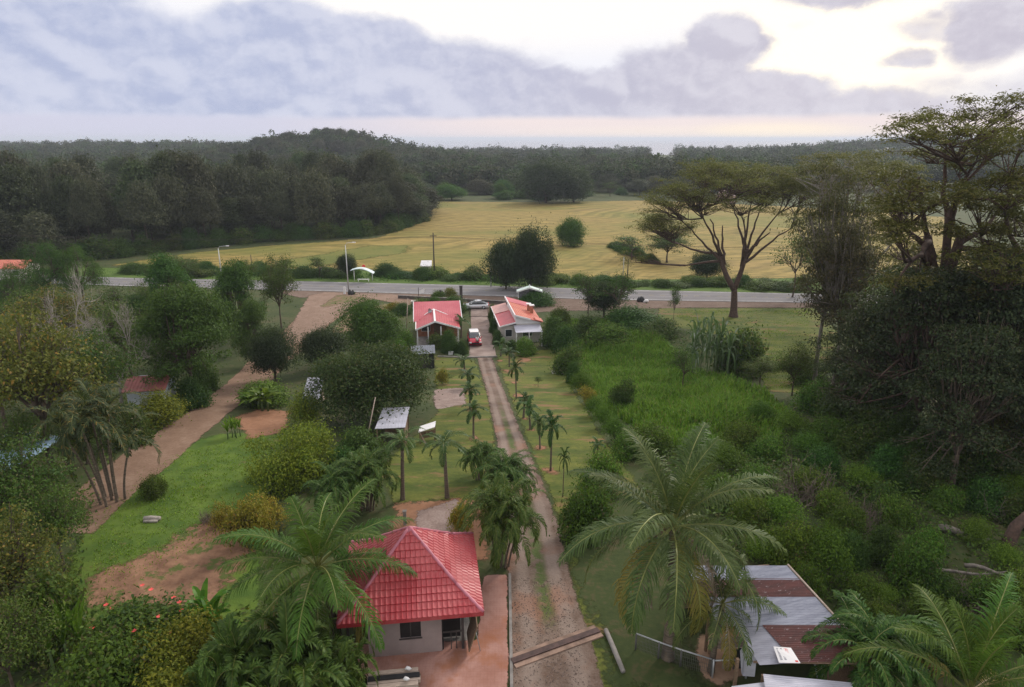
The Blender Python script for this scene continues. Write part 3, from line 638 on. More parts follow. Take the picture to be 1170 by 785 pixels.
L_coco = leafmat('coconut_leaflet', (0.034, 0.082, 0.01), (0.056, 0.118, 0.014), (0.09, 0.165, 0.024), trans=.28, rough=.5, spec=.15)
L_coco2 = leafmat('greyish_coconut_leaflet', (0.036, 0.064, 0.018), (0.062, 0.096, 0.026), (0.1, 0.135, 0.04), trans=.25, rough=.5, spec=.15)
L_cocoyel = leafmat('yellowing_leaflet', (0.13, 0.12, 0.026), (0.20, 0.165, 0.034), (0.28, 0.21, 0.05), trans=.3)
L_cocodry = leafmat('dead_leaflet', (0.14, 0.095, 0.07), (0.22, 0.16, 0.125), (0.33, 0.26, 0.22), trans=.1)
L_avenue = leafmat('avenue_palm_leaflet', (0.016, 0.05, 0.01), (0.032, 0.078, 0.014), (0.06, 0.115, 0.024), trans=.2, rough=.4)
L_areca = leafmat('areca_leaflet', (0.02, 0.052, 0.008), (0.042, 0.088, 0.014), (0.085, 0.14, 0.024), trans=.25, rough=.5, spec=.15)
def trunk_mesh(mb, H, r0, r1, lean, curve=0.0, ringed=True, n=10):
    m = max(8, int(H * 5)); P = []; Rr = []
    for i in range(m + 1):
        t = i / m; P.append((lean[0] * t ** 1.6, lean[1] * t ** 1.6, -.1 + (H + .1) * t)); r = r1 + (r0 - r1) * (1 - t) ** 3 * 1.0 + (r0 - r1) * .25 * (1 - t)
        Rr.append(r * (1.06 if ringed and i % 2 else .97))
    mb.tube(P, Rr, n); return P[-1]
def coconut(name, px, base, crown_px, crown_py, L, nf, seed, label, group=None, mats=None, rtr=(.28, .14), Y=None, e_hi=1.35, droop=(1.35, 2.0), low=-.5, nuts=6, base_pt=None, ntop=None):
    rng = np.random.default_rng(seed); p = base_pt or G(px, base); c = atY(crown_px, crown_py, p.y + .3)
    root = empty(name, p, 0, label, 'palm tree', group); H = c.z - p.z; lean = (c.x - p.x, c.y - p.y)
    mb = MB(); tip = trunk_mesh(mb, H, rtr[0], rtr[1], lean); mb.build('trunk', PALMBARK, root)
    tip = np.array(tip)
    for i in range(nf):
        f = i / (nf - 1); e0 = e_hi - (e_hi - low) * f ** 0.9; az = i * 2.39996 + rng.uniform(-.25, .25)
        mt = L_coco; rc = RACHIS
        if mats: mt = mats[0] if f < .84 else (mats[1] if rng.random() < .75 else mats[0])
        if f > .93: mt, rc = (mats[2] if mats else L_cocoyel), (RACHIS_DRY if mats else RACHIS)
        k = L * rng.uniform(.85, 1.08) * (0.75 if i < 2 else 1)
        rq, lq = frond(rng, k, e0 + rng.uniform(-.1, .1), rng.uniform(*droop) * (.55 + .45 * f if i > 2 else .35), az, nl=max(34, int(12.5 * L)), ll=.21 * L, lw=.05 if L > 3.5 else .042, sag=.50 + .7 * f, vee=.22, curl=rng.uniform(-.25, .25), rr=.045 * L / 5, pw=1.5, start=.16)
        o = link('frond', frond_mesh('frond', rq, lq, [mt, rc]), root, Vector(tip))
        if mt is L_cocodry: o['label'] = 'dead brown frond hanging down'
    for i in range(nuts):
        a = i * 2.4; m2 = MB(); q = Vector(tip) + Vector((math.cos(a) * .3, math.sin(a) * .3, -.25 - .08 * (i % 3)))
        m2.smooth = True
        m2.tube([(q.x, q.y, q.z + .16), (q.x, q.y, q.z + .1), (q.x, q.y, q.z), (q.x, q.y, q.z - .1), (q.x, q.y, q.z - .15)], [.03, .10, .13, .09, .02], 8)
        m2.build('coconut', NUT, root)
    return root
NUT = solid('coconut_husk', (0.16, 0.12, 0.04), .6, .3, 3)
def palm_kind(name, seed, H, L, nf, lm, e_hi=1.2, low=-.1, droop=(1.5, 2.0), tr=(.12, .09), ll=.42, shaft=True, stems=1, spread=0, nl=26, lw=.05, sag=.5):
    rng = np.random.default_rng(seed); mb = MB(); RQ = []; LQ = []
    for s in range(stems):
        a = s * 2.4 + rng.uniform(-.4, .4); off = np.array([math.cos(a), math.sin(a), 0]) * (.12 * spread * math.sqrt(s)); h = H * (1 if s == 0 else rng.uniform(.55, 1.0)); ln = np.array([math.cos(a), math.sin(a)]) * (spread * .5 * rng.uniform(.4, 1) if s else 0)
        b = len(mb.v); tip = trunk_mesh(mb, h, tr[0], tr[1], ln, ringed=True, n=7)
        mb.v[b:] = [(v[0] + off[0], v[1] + off[1], v[2]) for v in mb.v[b:]]
        tip = np.array(tip) + off
        if shaft: mb.cur = 1; mb.tube([tip, tip + (0, 0, .45 * tr[1] / .09), tip + (0, 0, .8 * tr[1] / .09)], [tr[1] * 1.15, tr[1] * .9, tr[1] * .45], 7); mb.cur = 0; tip = tip + (0, 0, .5 * tr[1] / .09)
        for i in range(nf):
            f = i / max(1, nf - 1); k = L * rng.uniform(.85, 1.1)
            rq, lq = frond(rng, k, e_hi - (e_hi - low) * f + rng.uniform(-.12, .12), rng.uniform(*droop), i * 2.39996 + s + rng.uniform(-.3, .3), nl=nl, ll=ll, lw=lw, origin=tip, sag=sag, vee=.5, rr=.022, pw=1.15)
            RQ.append(rq); LQ.append(lq)
    rq, lq = np.concatenate(RQ), np.concatenate(LQ)
    return dims(frond_mesh(name + '_fronds', rq, lq, [lm, RACHIS]), mb.mesh(name + '_trunk', [PALMBARK, SHAFT]))
SHAFT = solid('crownshaft', (0.085, 0.13, 0.045), .5, .2, 2)
K['avenue'] = palm_kind('avenue', 51, 2.1, 1.6, 11, L_avenue, droop=(1.2, 1.7), lw=.07, ll=.46)
K['avenue2'] = palm_kind('avenue2', 52, 1.3, 1.5, 9, L_avenue, tr=(.14, .1), droop=(1.2, 1.7), lw=.07, ll=.46)
K['tallpalm'] = palm_kind('tallpalm', 53, 3.4, 1.8, 10, L_avenue, tr=(.15, .10))
K['areca'] = palm_kind('areca', 54, 2.2, 2.4, 8, L_areca, tr=(.06, .05), stems=9, spread=1.3, e_hi=1.4, low=.35, droop=(1.8, 2.6), ll=.45, nl=34, lw=.05)
L_tallp = leafmat('dark_palm_leaflet', (0.022, 0.036, 0.014), (0.042, 0.060, 0.020), (0.072, 0.088, 0.030), trans=.2, accents=[(0.16, 0.085, 0.02), (0.20, 0.12, 0.03)])
K['areca_tall'] = palm_kind('areca_tall', 55, 3.6, 2.1, 8, L_tallp, tr=(.07, .05), stems=9, spread=2.2, e_hi=1.3, low=.1, droop=(1.5, 2.4), ll=.5, nl=30)
K['sago'] = palm_kind('sago', 56, .8, 2.2, 10, L_areca, tr=(.09, .07), stems=7, spread=2.2, e_hi=1.45, low=.4, droop=(2.0, 3.0), ll=.42, nl=44, lw=.06, shaft=False, sag=.25)
# banana-like plants: short soft stem and broad arching blades
def blade(rng, L, W, e0, droop, az, origin, n=7):
    t = np.linspace(0, 1, n); el = e0 - droop * t ** 1.3; D = np.stack([np.cos(el) * math.cos(az), np.cos(el) * math.sin(az), np.sin(el)], 1)
    P = np.asarray(origin) + np.concatenate([[[0, 0, 0]], np.cumsum(D[:-1] * L / (n - 1), 0)]); side = np.array([-math.sin(az), math.cos(az), 0])
    w = W * np.clip(np.sin(math.pi * (.06 + .92 * t)) ** .6, .05, 1) * np.where(t < .16, .18, 1); upn = np.cross(side, D); upn = np.where(upn[:, 2:] < 0, -upn, upn)
    A = P + side * w[:, None] / 2 + upn * w[:, None] * .18; B = P - side * w[:, None] / 2 + upn * w[:, None] * .18
    return np.concatenate([np.stack([P[:-1], A[:-1], A[1:], P[1:]], 1), np.stack([B[:-1], P[:-1], P[1:], B[1:]], 1)])
def banana_kind(name, seed, stems, L, W, H, lm, nf=8, spread=1.0, e_hi=1.4, low=.3, droop=(.9, 1.6)):
    rng = np.random.default_rng(seed); mb = MB(); Q = []
    for s in range(stems):
        a = s * 2.4; o = np.array([math.cos(a) * spread * math.sqrt(s) * .5, math.sin(a) * spread * math.sqrt(s) * .5, 0.]); h = H * rng.uniform(.6, 1)
        mb.tube([o, o + (0, 0, h * .6), o + (0, 0, h)], [.10, .08, .05], 7)
        for i in range(nf):
            Q.append(blade(rng, L * rng.uniform(.75, 1.1), W, e_hi - (e_hi - low) * i / nf + rng.uniform(-.1, .1), rng.uniform(*droop), i * 2.4 + s, o + (0, 0, h)))
    return dims(quad_mesh(name + '_blades', np.concatenate(Q), lm), mb.mesh(name + '_stem', SHAFT))
L_banana = leafmat('banana_blade', (0.055, 0.135, 0.01), (0.095, 0.2, 0.014), (0.15, 0.26, 0.026), trans=.4, rough=.4)
L_big = leafmat('broad_blade', (0.035, 0.075, 0.022), (0.065, 0.115, 0.040), (0.11, 0.16, 0.07), trans=.3, rough=.35, spec=.5, accents=[(0.26, 0.29, 0.24), (0.32, 0.34, 0.30)])
K['banana'] = banana_kind('banana', 61, 3, 2.0, .5, 1.4, L_banana)
K['ginger'] = banana_kind('ginger', 62, 7, 1.4, .28, .8, L_banana, nf=6, spread=1.0, low=.7, droop=(.5, 1.0))
K['bigleaf'] = banana_kind('bigleaf', 63, 14, 2.2, .42, 1.5, L_big, nf=9, spread=2.6, low=-.1, droop=(1.3, 2.4))
# ---------------------------------------------------------------- buildings
AX = math.radians(7.5)                                          # houses follow the drive, turned a little to the left
def frame(name, p, label, cat, rz=AX, group=None): return empty(name, p, rz, label, cat, group)
def weathered(name, col, fade, rough=.42, scale=.8):
    m, g, out = newmat(name); b = g.node('ShaderNodeBsdfPrincipled'); g.l.new(b.outputs[0], out.inputs[0]); co = g.node('ShaderNodeTexCoord').outputs['Object']
    n = g.noise(co, scale, 6, .65); n2 = g.noise(g.vec('MULTIPLY', co, (3, 3, .6)), 2.2, 5, .7); n3 = g.noise(co, 9, 3, .6)
    c = g.mix(g.smooth(n, .35, .68), col, fade); c = g.mix(g.smooth(n2, .55, .75, 0, .5), c, [x * .45 for x in col]); c = g.mix(g.smooth(n3, .5, .75, 0, .18), c, (.30, .22, .20))
    g.l.new(c, b.inputs['Base Color']); b.inputs['Specular IOR Level'].default_value = .5; g.l.new(g.smooth(n, .3, .7, rough - .08, rough + .15), b.inputs['Roughness']); return m
def wet(name, col, rough=.45, **k): return solid(name, col, rough, k.pop('var', .18), k.pop('scale', .9), spec=k.pop('spec', .5), **k)
M_tile = weathered('red_roof_tile', (0.35, 0.032, 0.040), (0.42, 0.075, 0.080))
M_tilecap = wet('ridge_cap', (0.42, 0.13, 0.17), .45)
M_wallp = solid('mauve_render', (0.27, 0.212, 0.20), .9, .12, .8)
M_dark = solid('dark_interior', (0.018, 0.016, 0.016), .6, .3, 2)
M_frame = solid('dark_frame', (0.05, 0.042, 0.04), .6, .2, 2)
M_white = solid('white_paint', (0.72, 0.70, 0.70), .6, .08, 1)
M_glass = solid('window_glass', (0.03, 0.035, 0.04), .12, .2, 1, spec=.8)
M_wood = solid('weathered_timber', (0.20, 0.13, 0.085), .85, .35, 3, streak=(1, 9, 9))
M_wood2 = solid('pale_timber', (0.42, 0.33, 0.27), .85, .25, 3, streak=(1, 9, 9))
M_grey = solid('grey_zinc', (0.30, 0.30, 0.35), .42, .2, .9, metal=.25, streak=(.4, 3, 3))
M_zincw = solid('pale_zinc', (0.46, 0.455, 0.52), .4, .12, .9, metal=.15, streak=(.4, 3, 3))
M_steel = solid('galvanised_steel', (0.42, 0.43, 0.45), .45, .15, 2, metal=.5)
M_conc = solid('bare_concrete', (0.22, 0.20, 0.185), .9, .25, 2)
M_black = solid('black_plastic', (0.02, 0.02, 0.022), .5, .3, 2)

def tiled_roof(parent, eave, kink, apex, name='roof'):
    """bell-cast pyramid of pressed metal tiles; eave = (half x, half y, z), kink likewise, apex z"""
    root = MB(); ex, ey, ez = eave; kx, ky, kz = kink
    for side in range(4):
        a = side * math.pi / 2; c, s = math.cos(a), math.sin(a)
        E, D, k1, kd = (ex, ey, kx, ky) if side % 2 == 0 else (ey, ex, ky, kx)
        segs = [((E, D, ez), (k1, kd, kz)), ((k1, kd, kz), (0.03, 0.03, apex))]
        for (w0, d0, z0), (w1, d1, z1) in segs:
            n = max(3, round(math.hypot(d0 - d1, z1 - z0) / .34)); sl = Vector((0, z1 - z0, d0 - d1)).normalized()
            for r in range(n):
                t0, t1 = r / n, (r + 1) / n; wa, wb = w0 + (w1 - w0) * t0, w0 + (w1 - w0) * t1; da, db = d0 + (d1 - d0) * t0, d0 + (d1 - d0) * t1; za, zb = z0 + (z1 - z0) * t0, z0 + (z1 - z0) * t1
                m = max(2, int(2 * wa / .058)); vs = []
                for (w, d, z, lift) in ((wa, da, za, .05), (wb, db, zb, .0)):
                    for i in range(m + 1):
                        u = min(max(-wa + 2 * wa * i / m, -w), w); ph = (u / .235) % 1.0; h = lift + .048 * max(0, math.sin(ph * 2 * math.pi)) ** .7 + .006
                        x, y, zz = u, -(d + sl.y * h), z + sl.z * h; vs.append((x * c - y * s, x * s + y * c, zz))
                for i in range(m + 1):                                         # the step down to the row below
                    v = vs[i]; vs.append((v[0], v[1], v[2] - .05))
                root.smooth = False
                root.add(vs, [(i, i + 1, m + 2 + i, m + 1 + i) for i in range(m)] + [(2 * m + 2 + i, 2 * m + 3 + i, i + 1, i) for i in range(m)])
    o = root.build(name, M_tile, parent)
    cap = MB()
    for sx, sy in ((1, 1), (1, -1), (-1, 1), (-1, -1)):
        n = 14
        for (A, B) in (((sx * ex, sy * ey, ez), (sx * kx, sy * ky, kz)), ((sx * kx, sy * ky, kz), (0, 0, apex))):
            A, B = Vector(A), Vector(B)
            cap.tube([A + (B - A) * t + Vector((0, 0, .04)) for t in np.linspace(0, 1, 9)], [.075 + .018 * (i % 2) for i in range(9)], 8)
    cap.tube([(0, 0, apex - .25), (0, 0, apex + .02), (0, 0, apex + .10)], [.28, .16, .05], 8)
    cap.build('ridge_cap', M_tilecap, o)
    f = MB()
    for x0, x1, y0, y1 in ((-ex, ex, -ey - .03, -ey), (-ex, ex, ey, ey + .03), (-ex - .03, -ex, -ey, ey), (ex, ex + .03, -ey, ey)): f.box(x0, x1, y0, y1, ez - .16, ez + .02)
    f.build('fascia', M_tile, o); s = MB(); s.box(-ex + .02, ex - .02, -ey + .02, ey - .02, ez - .06, ez - .03); s.build('soffit', M_dark, o)
    return o
hut = frame('tiled_hut', Vector((-4.95, 29.0, 0)), 'small mauve hut with a bell-shaped red tiled roof near the camera', 'hut')
tiled_roof(hut, (3.25, 3.25, 2.38), (2.1, 2.1, 3.16), 5.0)
def wall_with_hole(x0, x1, y, t, z0, z1, hx0, hx1, hz0, hz1):
    m = MB(); m.box(x0, hx0, y, y + t, z0, z1); m.box(hx1, x1, y, y + t, z0, z1); m.box(hx0, hx1, y, y + t, z0, hz0); m.box(hx0, hx1, y, y + t, hz1, z1); return m
m = wall_with_hole(-2.0, 1.35, -2.75, .14, 0, 2.32, -.55, .40, .95, 1.95)
m.box(-2.0, -1.86, -2.61, 2.7, 0, 2.32); m.box(-1.86, 2.7, 2.56, 2.7, 0, 2.32); m.box(1.21, 1.35, -2.61, 0.2, 0, 2.32); m.box(-1.86, 1.35, -.2, -.1, 0, 2.32)
m.build('wall', M_wallp, hut)
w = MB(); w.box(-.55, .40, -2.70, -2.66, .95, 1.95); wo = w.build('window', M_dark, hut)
w = MB(); w.box(-.60, .45, -2.79, -2.752, .89, .95); w.box(-.10, -.05, -2.74, -2.705, .96, 1.94); w.build('window_frame', M_frame, wo)
d = MB(); d.box(1.36, 2.25, -1.9, -1.84, 0.1, 2.3); d.box(1.36, 1.42, -2.7, -1.9, 0.1, 2.3); d.build('dark_opening', M_dark, hut)  # near-black panels standing in for the shade inside the hut's open corner
d = MB(); d.box(1.75, 1.80, -2.68, -2.62, 0, 1.0); d.box(2.0, 2.05, -2.68, -2.62, 0, 1.0); d.box(1.4, 2.3, -2.68, -2.62, .98, 1.04); d.build('railing', M_frame, hut)
for x, y in ((2.32, -2.68), (2.55, 2.6), (-2.9, -2.6)):
    d = MB(); d.box(x - .06, x + .06, y - .06, y + .06, 0, 2.33); d.build('post', M_frame, hut)
d = MB(); d.tube([(-2.9, -2.6, .1), (-2.1, -2.55, 2.2)], .05, 6); d.build('brace', M_wood, hut)
m = MB(); m.box(-2.05, 2.75, -2.8, 2.75, -.12, .03); m.build('plinth', M_conc, hut)
# folded table leaning under the right eave
fr = frame('folding_table', Vector((-2.05, 26.9, .1)), 'dark folding table standing on edge under the right eave of the tiled hut', 'table')
m = MB(); m.slab([(-.05, -.7, .1), (-.05, .7, .1), (.35, .7, 1.45), (.35, -.7, 1.45)], .05); m.build('tabletop', M_wood, fr)
for y in (-.55, .55):
    m = MB(); m.tube([(.5, y, 0), (.38, y, .7), (.28, y, 1.2)], .025, 6); m.build('leg', M_steel, fr)
# terrace of worn red-pink paving
def terr(g, pos, sd_):
    c = g.mix(g.smooth(g.noise(pos, .7, 5, .65), .3, .7), (0.30, 0.145, 0.11), (0.42, 0.235, 0.195))
    br = g.node('ShaderNodeTexBrick'); br.inputs['Scale'].default_value = 3.2; br.inputs['Mortar Size'].default_value = .012; br.inputs['Brick Width'].default_value = .5; br.inputs['Row Height'].default_value = .5; br.offset = 0
    g.l.new(pos, br.inputs['Vector']); br.inputs['Color1'].default_value = br.inputs['Color2'].default_value = (1, 1, 1, 1); br.inputs['Mortar'].default_value = (.78, .76, .74, 1)
    dirt_ = g.smooth(g.noise(g.vec('ADD', pos, (9, 2, 0)), .45, 5, .65), .50, .66)
    return g.mix(g.math('MULTIPLY', dirt_, .7), g.mix(1.0, c, br.outputs[0], 'MULTIPLY'), (0.30, 0.115, 0.055))
patch('terrace', [(552, 657), (580, 657), (581, 800), (404, 800), (400, 738), (545, 732)], sheetmat('terrace_paving', terr, edge=.12, bump=.15), 0.06, res=.2, margin=.3)
mb = MB(); a, b = G(581, 657), G(583, 800)
mb.slab([(a.x, a.y, .12), (b.x, b.y, .12), (b.x + .14, b.y, .12), (a.x + .14, a.y, .12)], .2); tag(mb.build('kerb', M_conc), 'low concrete kerb between the terrace and the gravel drive', 'kerb')
# timber stack in front of the hut
st = frame('timber_stack', atZ(450, 775, .5) - Vector((0, 0, .5)), 'stack of sawn boards with a dark plank on top, in front of the hut', 'timber stack')
for i, (z, mt) in enumerate(((0.12, M_wood), (.30, M_wood), (.48, M_wood2))):
    for k in range(4):
        m = MB(); m.box(-1.15 + .04 * (k % 2), 1.15 - .05 * ((k + i) % 3), -.5 + k * .26, -.27 + k * .26, z - .12, z + .04); m.build('board', mt, st)
m = MB(); m.box(-1.1, 1.12, -.1, .14, .525, .60); tag(m.build('plank', M_black, st), 'dark plank lying on the pale boards')
for k, (x, y) in enumerate(((.62, .3), (.55, -.3))):
    m = MB(); m.smooth = True; m.tube([(x - .14, y, .66), (x - .05, y + .03, .68), (x + .06, y - .02, .68), (x + .15, y, .65)], [.03, .09, .08, .02], 7)
    tag(m.build('white_rag', M_white), 'white rag on the back of the timber stack' if k == 0 else 'white rag at the front of the timber stack', 'rag'); o = bpy.data.objects['white_rag' if k == 0 else 'white_rag.001']; o.matrix_world = Matrix.Translation(st.location) @ Matrix.Rotation(AX, 4, 'Z')
m = MB(); m.box(-.09, .09, -.09, .09, -.05, .95); m.box(-.12, .12, -.12, .12, .95, 1.02); tag(m.build('concrete_post', M_conc, None, G(463, 600)), 'short concrete post on the gravel pad behind the hut', 'post')

# corrugated sheets laid along local x; slope given by four corners
def corr(mb, c00, c10, c11, c01, pitch=.11, amp=.018, along=True):
    """c00-c10 is the front edge; ridges run from the c00-c01 side to the other"""
    A, B, C, D = map(Vector, (c00, c10, c11, c01)); nrm_ = (B - A).cross(D - A).normalized(); L = ((D - A).length + (C - B).length) / 2; n = max(6, int(L / pitch * 4)); vs = []
    for i in range(n + 1):
        t = i / n; h = amp * math.sin(t * L / pitch * 2 * math.pi); p = A + (D - A) * t + nrm_ * h; q = B + (C - B) * t + nrm_ * h; vs += [p, q]
    o = mb.smooth; mb.smooth = True; mb.add(vs, [(2 * i, 2 * i + 1, 2 * i + 3, 2 * i + 2) for i in range(n)]); mb.smooth = o
def rust_mat():
    m, g, out = newmat('rusted_sheet'); b = g.node('ShaderNodeBsdfPrincipled'); g.l.new(b.outputs[0], out.inputs[0]); co = g.node('ShaderNodeTexCoord').outputs['Object']
    n = g.noise(g.vec('MULTIPLY', co, (.8, 3.0, 1)), 1.1, 6, .7); n2 = g.noise(g.vec('MULTIPLY', co, (1.6, 5, 1)), 2.2, 5, .7)
    c = g.mix(g.smooth(n, .3, .7), (0.055, 0.014, 0.012), (0.115, 0.028, 0.022))
    f = g.smooth(n2, .60, .66); c = g.mix(g.math('MULTIPLY', f, .8), c, (0.36, 0.30, 0.30)); g.l.new(c, b.inputs['Base Color']); b.inputs['Roughness'].default_value = .6; return m
def zinc_mat():
    m, g, out = newmat('weathered_zinc'); b = g.node('ShaderNodeBsdfPrincipled'); g.l.new(b.outputs[0], out.inputs[0]); co = g.node('ShaderNodeTexCoord').outputs['Object']
    n = g.noise(g.vec('MULTIPLY', co, (.5, 4, 1)), 1.4, 6, .7)
    c = g.mix(g.smooth(n, .3, .7), (0.205, 0.215, 0.27), (0.35, 0.36, 0.43)); r = g.smooth(g.noise(g.vec('MULTIPLY', co, (1, 2.5, 1)), 2.5, 5, .7), .62, .75)
    c = g.mix(g.math('MULTIPLY', r, .6), c, (0.20, 0.13, 0.11)); g.l.new(c, b.inputs['Base Color']); b.inputs['Roughness'].default_value = .45; b.inputs['Metallic'].default_value = .2; return m
M_rust, M_zinc = rust_mat(), zinc_mat()
ZR = 2.9; shp = atZ(900, 757, 0.0)
sh = frame('rusty_shed', Vector((shp.x, shp.y, 0)), 'shed with a striped roof of grey and rusted corrugated sheets', 'shed', math.radians(7.5))
IM = sh.matrix_basis.inverted() if False else (Matrix.Translation(sh.location) @ Matrix.Rotation(math.radians(7.5), 4, 'Z')).inverted()
def loc_(px, py, z): return IM @ atZ(px, py, z)
def edgept(A, B, t): return A + (B - A) * t
BL, BR, FR, FL = loc_(782, 646, 2.35), loc_(899, 646, 3.1), loc_(1000, 757, 3.1), loc_(846, 757, 2.35)
cuts = [0, .165, .36, .66, 1.0]
for i, mt in enumerate((M_zinc, M_rust, M_zinc, M_rust)):
    m = MB(); t0, t1 = cuts[i], cuts[i + 1] + (.012 if i < 3 else 0); dz = Vector((0, 0, .012 * (i % 2)))
    l0, r0, l1, r1 = edgept(BL, FL, t0), edgept(BR, FR, t0), edgept(BL, FL, t1), edgept(BR, FR, t1)
    if i == 3: l0, l1 = l0 + (r0 - l0) * .36, l1 + (r1 - l1) * .42
    corr(m, l1 + dz, r1 + dz, r0 + dz, l0 + dz); o = m.build('roof_sheet', mt, sh); tag(o, ['grey roof sheet at the back', 'rusted roof sheet at the back', 'wide grey roof sheet', 'rusted roof sheet at the front with bare flakes'][i])
m = MB(); e = Vector((0.05, 0, .04)); m.tube([BR + e, FR + e], .05, 6); m.build('ridge_trim', M_wood2, sh)
m = MB(); A, B, C, D = loc_(838, 712, 2.46), loc_(884, 712, 2.68), loc_(916, 757, 2.66), loc_(868, 760, 2.34)
corr(m, D, C, B, A); lo_ = m.build('lower_sheet', M_grey, sh)
for (p, q) in ((BL, FL), (BR, FR)):
    for t in (.04, .5, .96):
        x = edgept(p, q, t); m = MB(); m.box(x.x - .06, x.x + .06, x.y - .06, x.y + .06, -.2, x.z - .04); m.build('post', M_wood, sh)
m = MB(); b0, b1, f1 = edgept(BL, FL, .03), edgept(BR, FR, .03), edgept(BR, FR, .97)
m.box(b0.x, b1.x - .1, b0.y - .12, b0.y - .06, 0, 2.2); m.add([(b1.x - .1, b1.y, 0), (f1.x - .1, f1.y, 0), (f1.x - .1, f1.y, 2.9), (b1.x - .1, b1.y, 2.9)], [(0, 1, 2, 3)]); m.build('wall', M_wood, sh)
m = MB(); p0, p1 = edgept(BL, FL, .99), edgept(BR, FR, .99); m.tube([p0 + Vector((.6, 0, -.1)), p1 + Vector((0, 0, -.1))], .05, 6); m.build('beam', M_wood, sh)
# printed banner lying on the lower sheet
ban = frame('banner', atZ(885, 740, 2.52), 'white printed banner with red lettering lying on the front edge of the shed roof', 'banner', 0)
c = [atZ(883.5, 739.5, 2.74), atZ(903.5, 741, 2.80), atZ(914.5, 758.5, 2.76), atZ(890, 758, 2.62)]; c = [v - ban.location for v in c]
m = MB(); m.slab([v + Vector((0, 0, .04)) for v in c], .015); m.build('sheet', M_white, ban)
M_red = solid('red_print', (0.62, 0.05, 0.04), .6, .1, 3); M_greyp = solid('grey_print', (0.22, 0.22, 0.26), .6, .1, 3)
def onban(u, v): return (c[0] * (1 - u) + c[1] * u) * (1 - v) + (c[3] * (1 - u) + c[2] * u) * v + Vector((0, 0, .048))
bars = lambda u0, u1, v0, v1: [onban(u0, v0), onban(u1, v0), onban(u1, v1), onban(u0, v1)]
red, gry = MB(), MB()
for k in range(5):                                               # a line of bold block letters running down the banner, as far as it can be read
    v0 = .10 + k * .135
    for q in ((.54, .72, v0, v0 + .025), (.54, .57, v0, v0 + .10), (.54, .72, v0 + .075, v0 + .10)) if k % 2 else ((.54, .72, v0, v0 + .03), (.61, .64, v0 + .03, v0 + .10), (.69, .72, v0 + .03, v0 + .10)): red.add(bars(*q), [(0, 1, 2, 3)])
red.add(bars(.80, .94, .84, .95), [(0, 1, 2, 3)])
for k in range(9):
    for u in (.12, .32): gry.add(bars(u, u + .11, .10 + k * .085, .155 + k * .085), [(0, 1, 2, 3)])
red.build('red_lettering', M_red, ban); gry.build('small_print', M_greyp, ban)
# sheet roof nearest the camera
nr = frame('sheet_roof_shed', atZ(930, 800, 0), 'pale sheet-roofed shelter cut by the bottom edge', 'shed', 0)
m = MB(); q = [atZ(872, 770, 2.2), atZ(985, 781, 2.4), atZ(1010, 830, 2.4), atZ(880, 830, 2.2)]; q = [v - nr.location for v in q]; corr(m, q[3], q[2], q[1], q[0]); m.build('roof_sheet', M_zincw, nr)
m = MB(); q2 = [atZ(836, 784, 1.9), atZ(876, 779, 1.95), atZ(884, 830, 1.95), atZ(820, 830, 1.9)]; q2 = [v - nr.location for v in q2]; corr(m, q2[3], q2[2], q2[1], q2[0]); m.build('side_sheet', M_zincw, nr)
for v in q: m = MB(); m.box(v.x - .05, v.x + .05, v.y - .05, v.y + .05, -.1, v.z - .04); m.build('post', M_wood, nr)
# yard clutter beside the shed
yard = patch('bare_yard', [(792, 727), (850, 715), (858, 770), (820, 785), (800, 770)], sheetmat('yard_earth', gcol([(.3, (.28, .17, .11)), (.6, (.40, .26, .18))], .8, 3), edge=.3), .035, res=.3)
fr = frame('work_bench', G(832, 752), 'rough plank bench in the yard beside the rusty shed', 'bench', math.radians(4))
for k in range(3): m = MB(); m.box(-.9, .9, -.35 + k * .24, -.14 + k * .24, .85, .90); m.build('plank', M_wood2, fr)
for x, y in ((-.8, -.3), (.8, -.3), (-.8, .3), (.8, .3)): m = MB(); m.box(x - .04, x + .04, y - .04, y + .04, -.05, .85); m.build('leg', M_wood, fr)
m = MB(); pts = [(0, 0, 2.2), (.5, -.1, 2.15), (.35, -.5, .9), (-.1, -.35, .8)]; m.slab(pts, .03); m.add([(0, 0, 2.2), (-.25, -.1, 1.9), (-.2, -.4, 1.0), (-.1, -.35, .8)], [(0, 1, 2, 3)])
tag(m.build('tarpaulin', M_zincw, None, atZ(852, 735, 2.2) - Vector((0, 0, 2.2))), 'pale tarpaulin hanging from the shed corner', 'tarpaulin')
m = MB(); m.slab([(-.5, -.3, .3), (.4, -.4, .5), (.6, .3, .9), (-.3, .4, .75)], .03); m.slab([(-.2, .2, .4), (.7, .1, .3), (.8, .6, .6), (0, .7, .8)], .03)
tag(m.build('dark_sheeting', M_black, None, G(848, 765)), 'crumpled black sheeting in front of the rusty shed', 'sheeting')
for i, x in enumerate((928, 934, 939)):
    m = MB(); m.tube([(0, 0, .1), (-.45, .9, 2.3)], .045, 6); tag(m.build('metal_pipe', M_steel, None, atZ(x + 6, 776, 0)), ['pale pipe leaning under the shed roof, left one', 'pale pipe leaning under the shed roof, middle one', 'pale pipe leaning under the shed roof, right one'][i], 'pipe')
m = MB(); m.tube([(0, 0, -.1), (0, 0, 2.6)], .05, 7); tag(m.build('thin_post', M_steel, None, G(826, 764)), 'thin metal post at the edge of the yard', 'post')
M_dwire = solid('dull_wire', (.10, .095, .09), .8, .2, 2); fn = frame('wire_fence', G(726, 743), 'low wire fence with pale rails at the bottom of the right lawn', 'fence', 0)
pts = [G(726, 743), G(752, 753), G(777, 762), G(812, 773)]; pts = [p - fn.location for p in pts]
for p in pts + [G(838, 765) - fn.location]: m = MB(); m.tube([p, p + Vector((0, 0, .95))], .04, 6); m.build('post', M_dwire, fn)
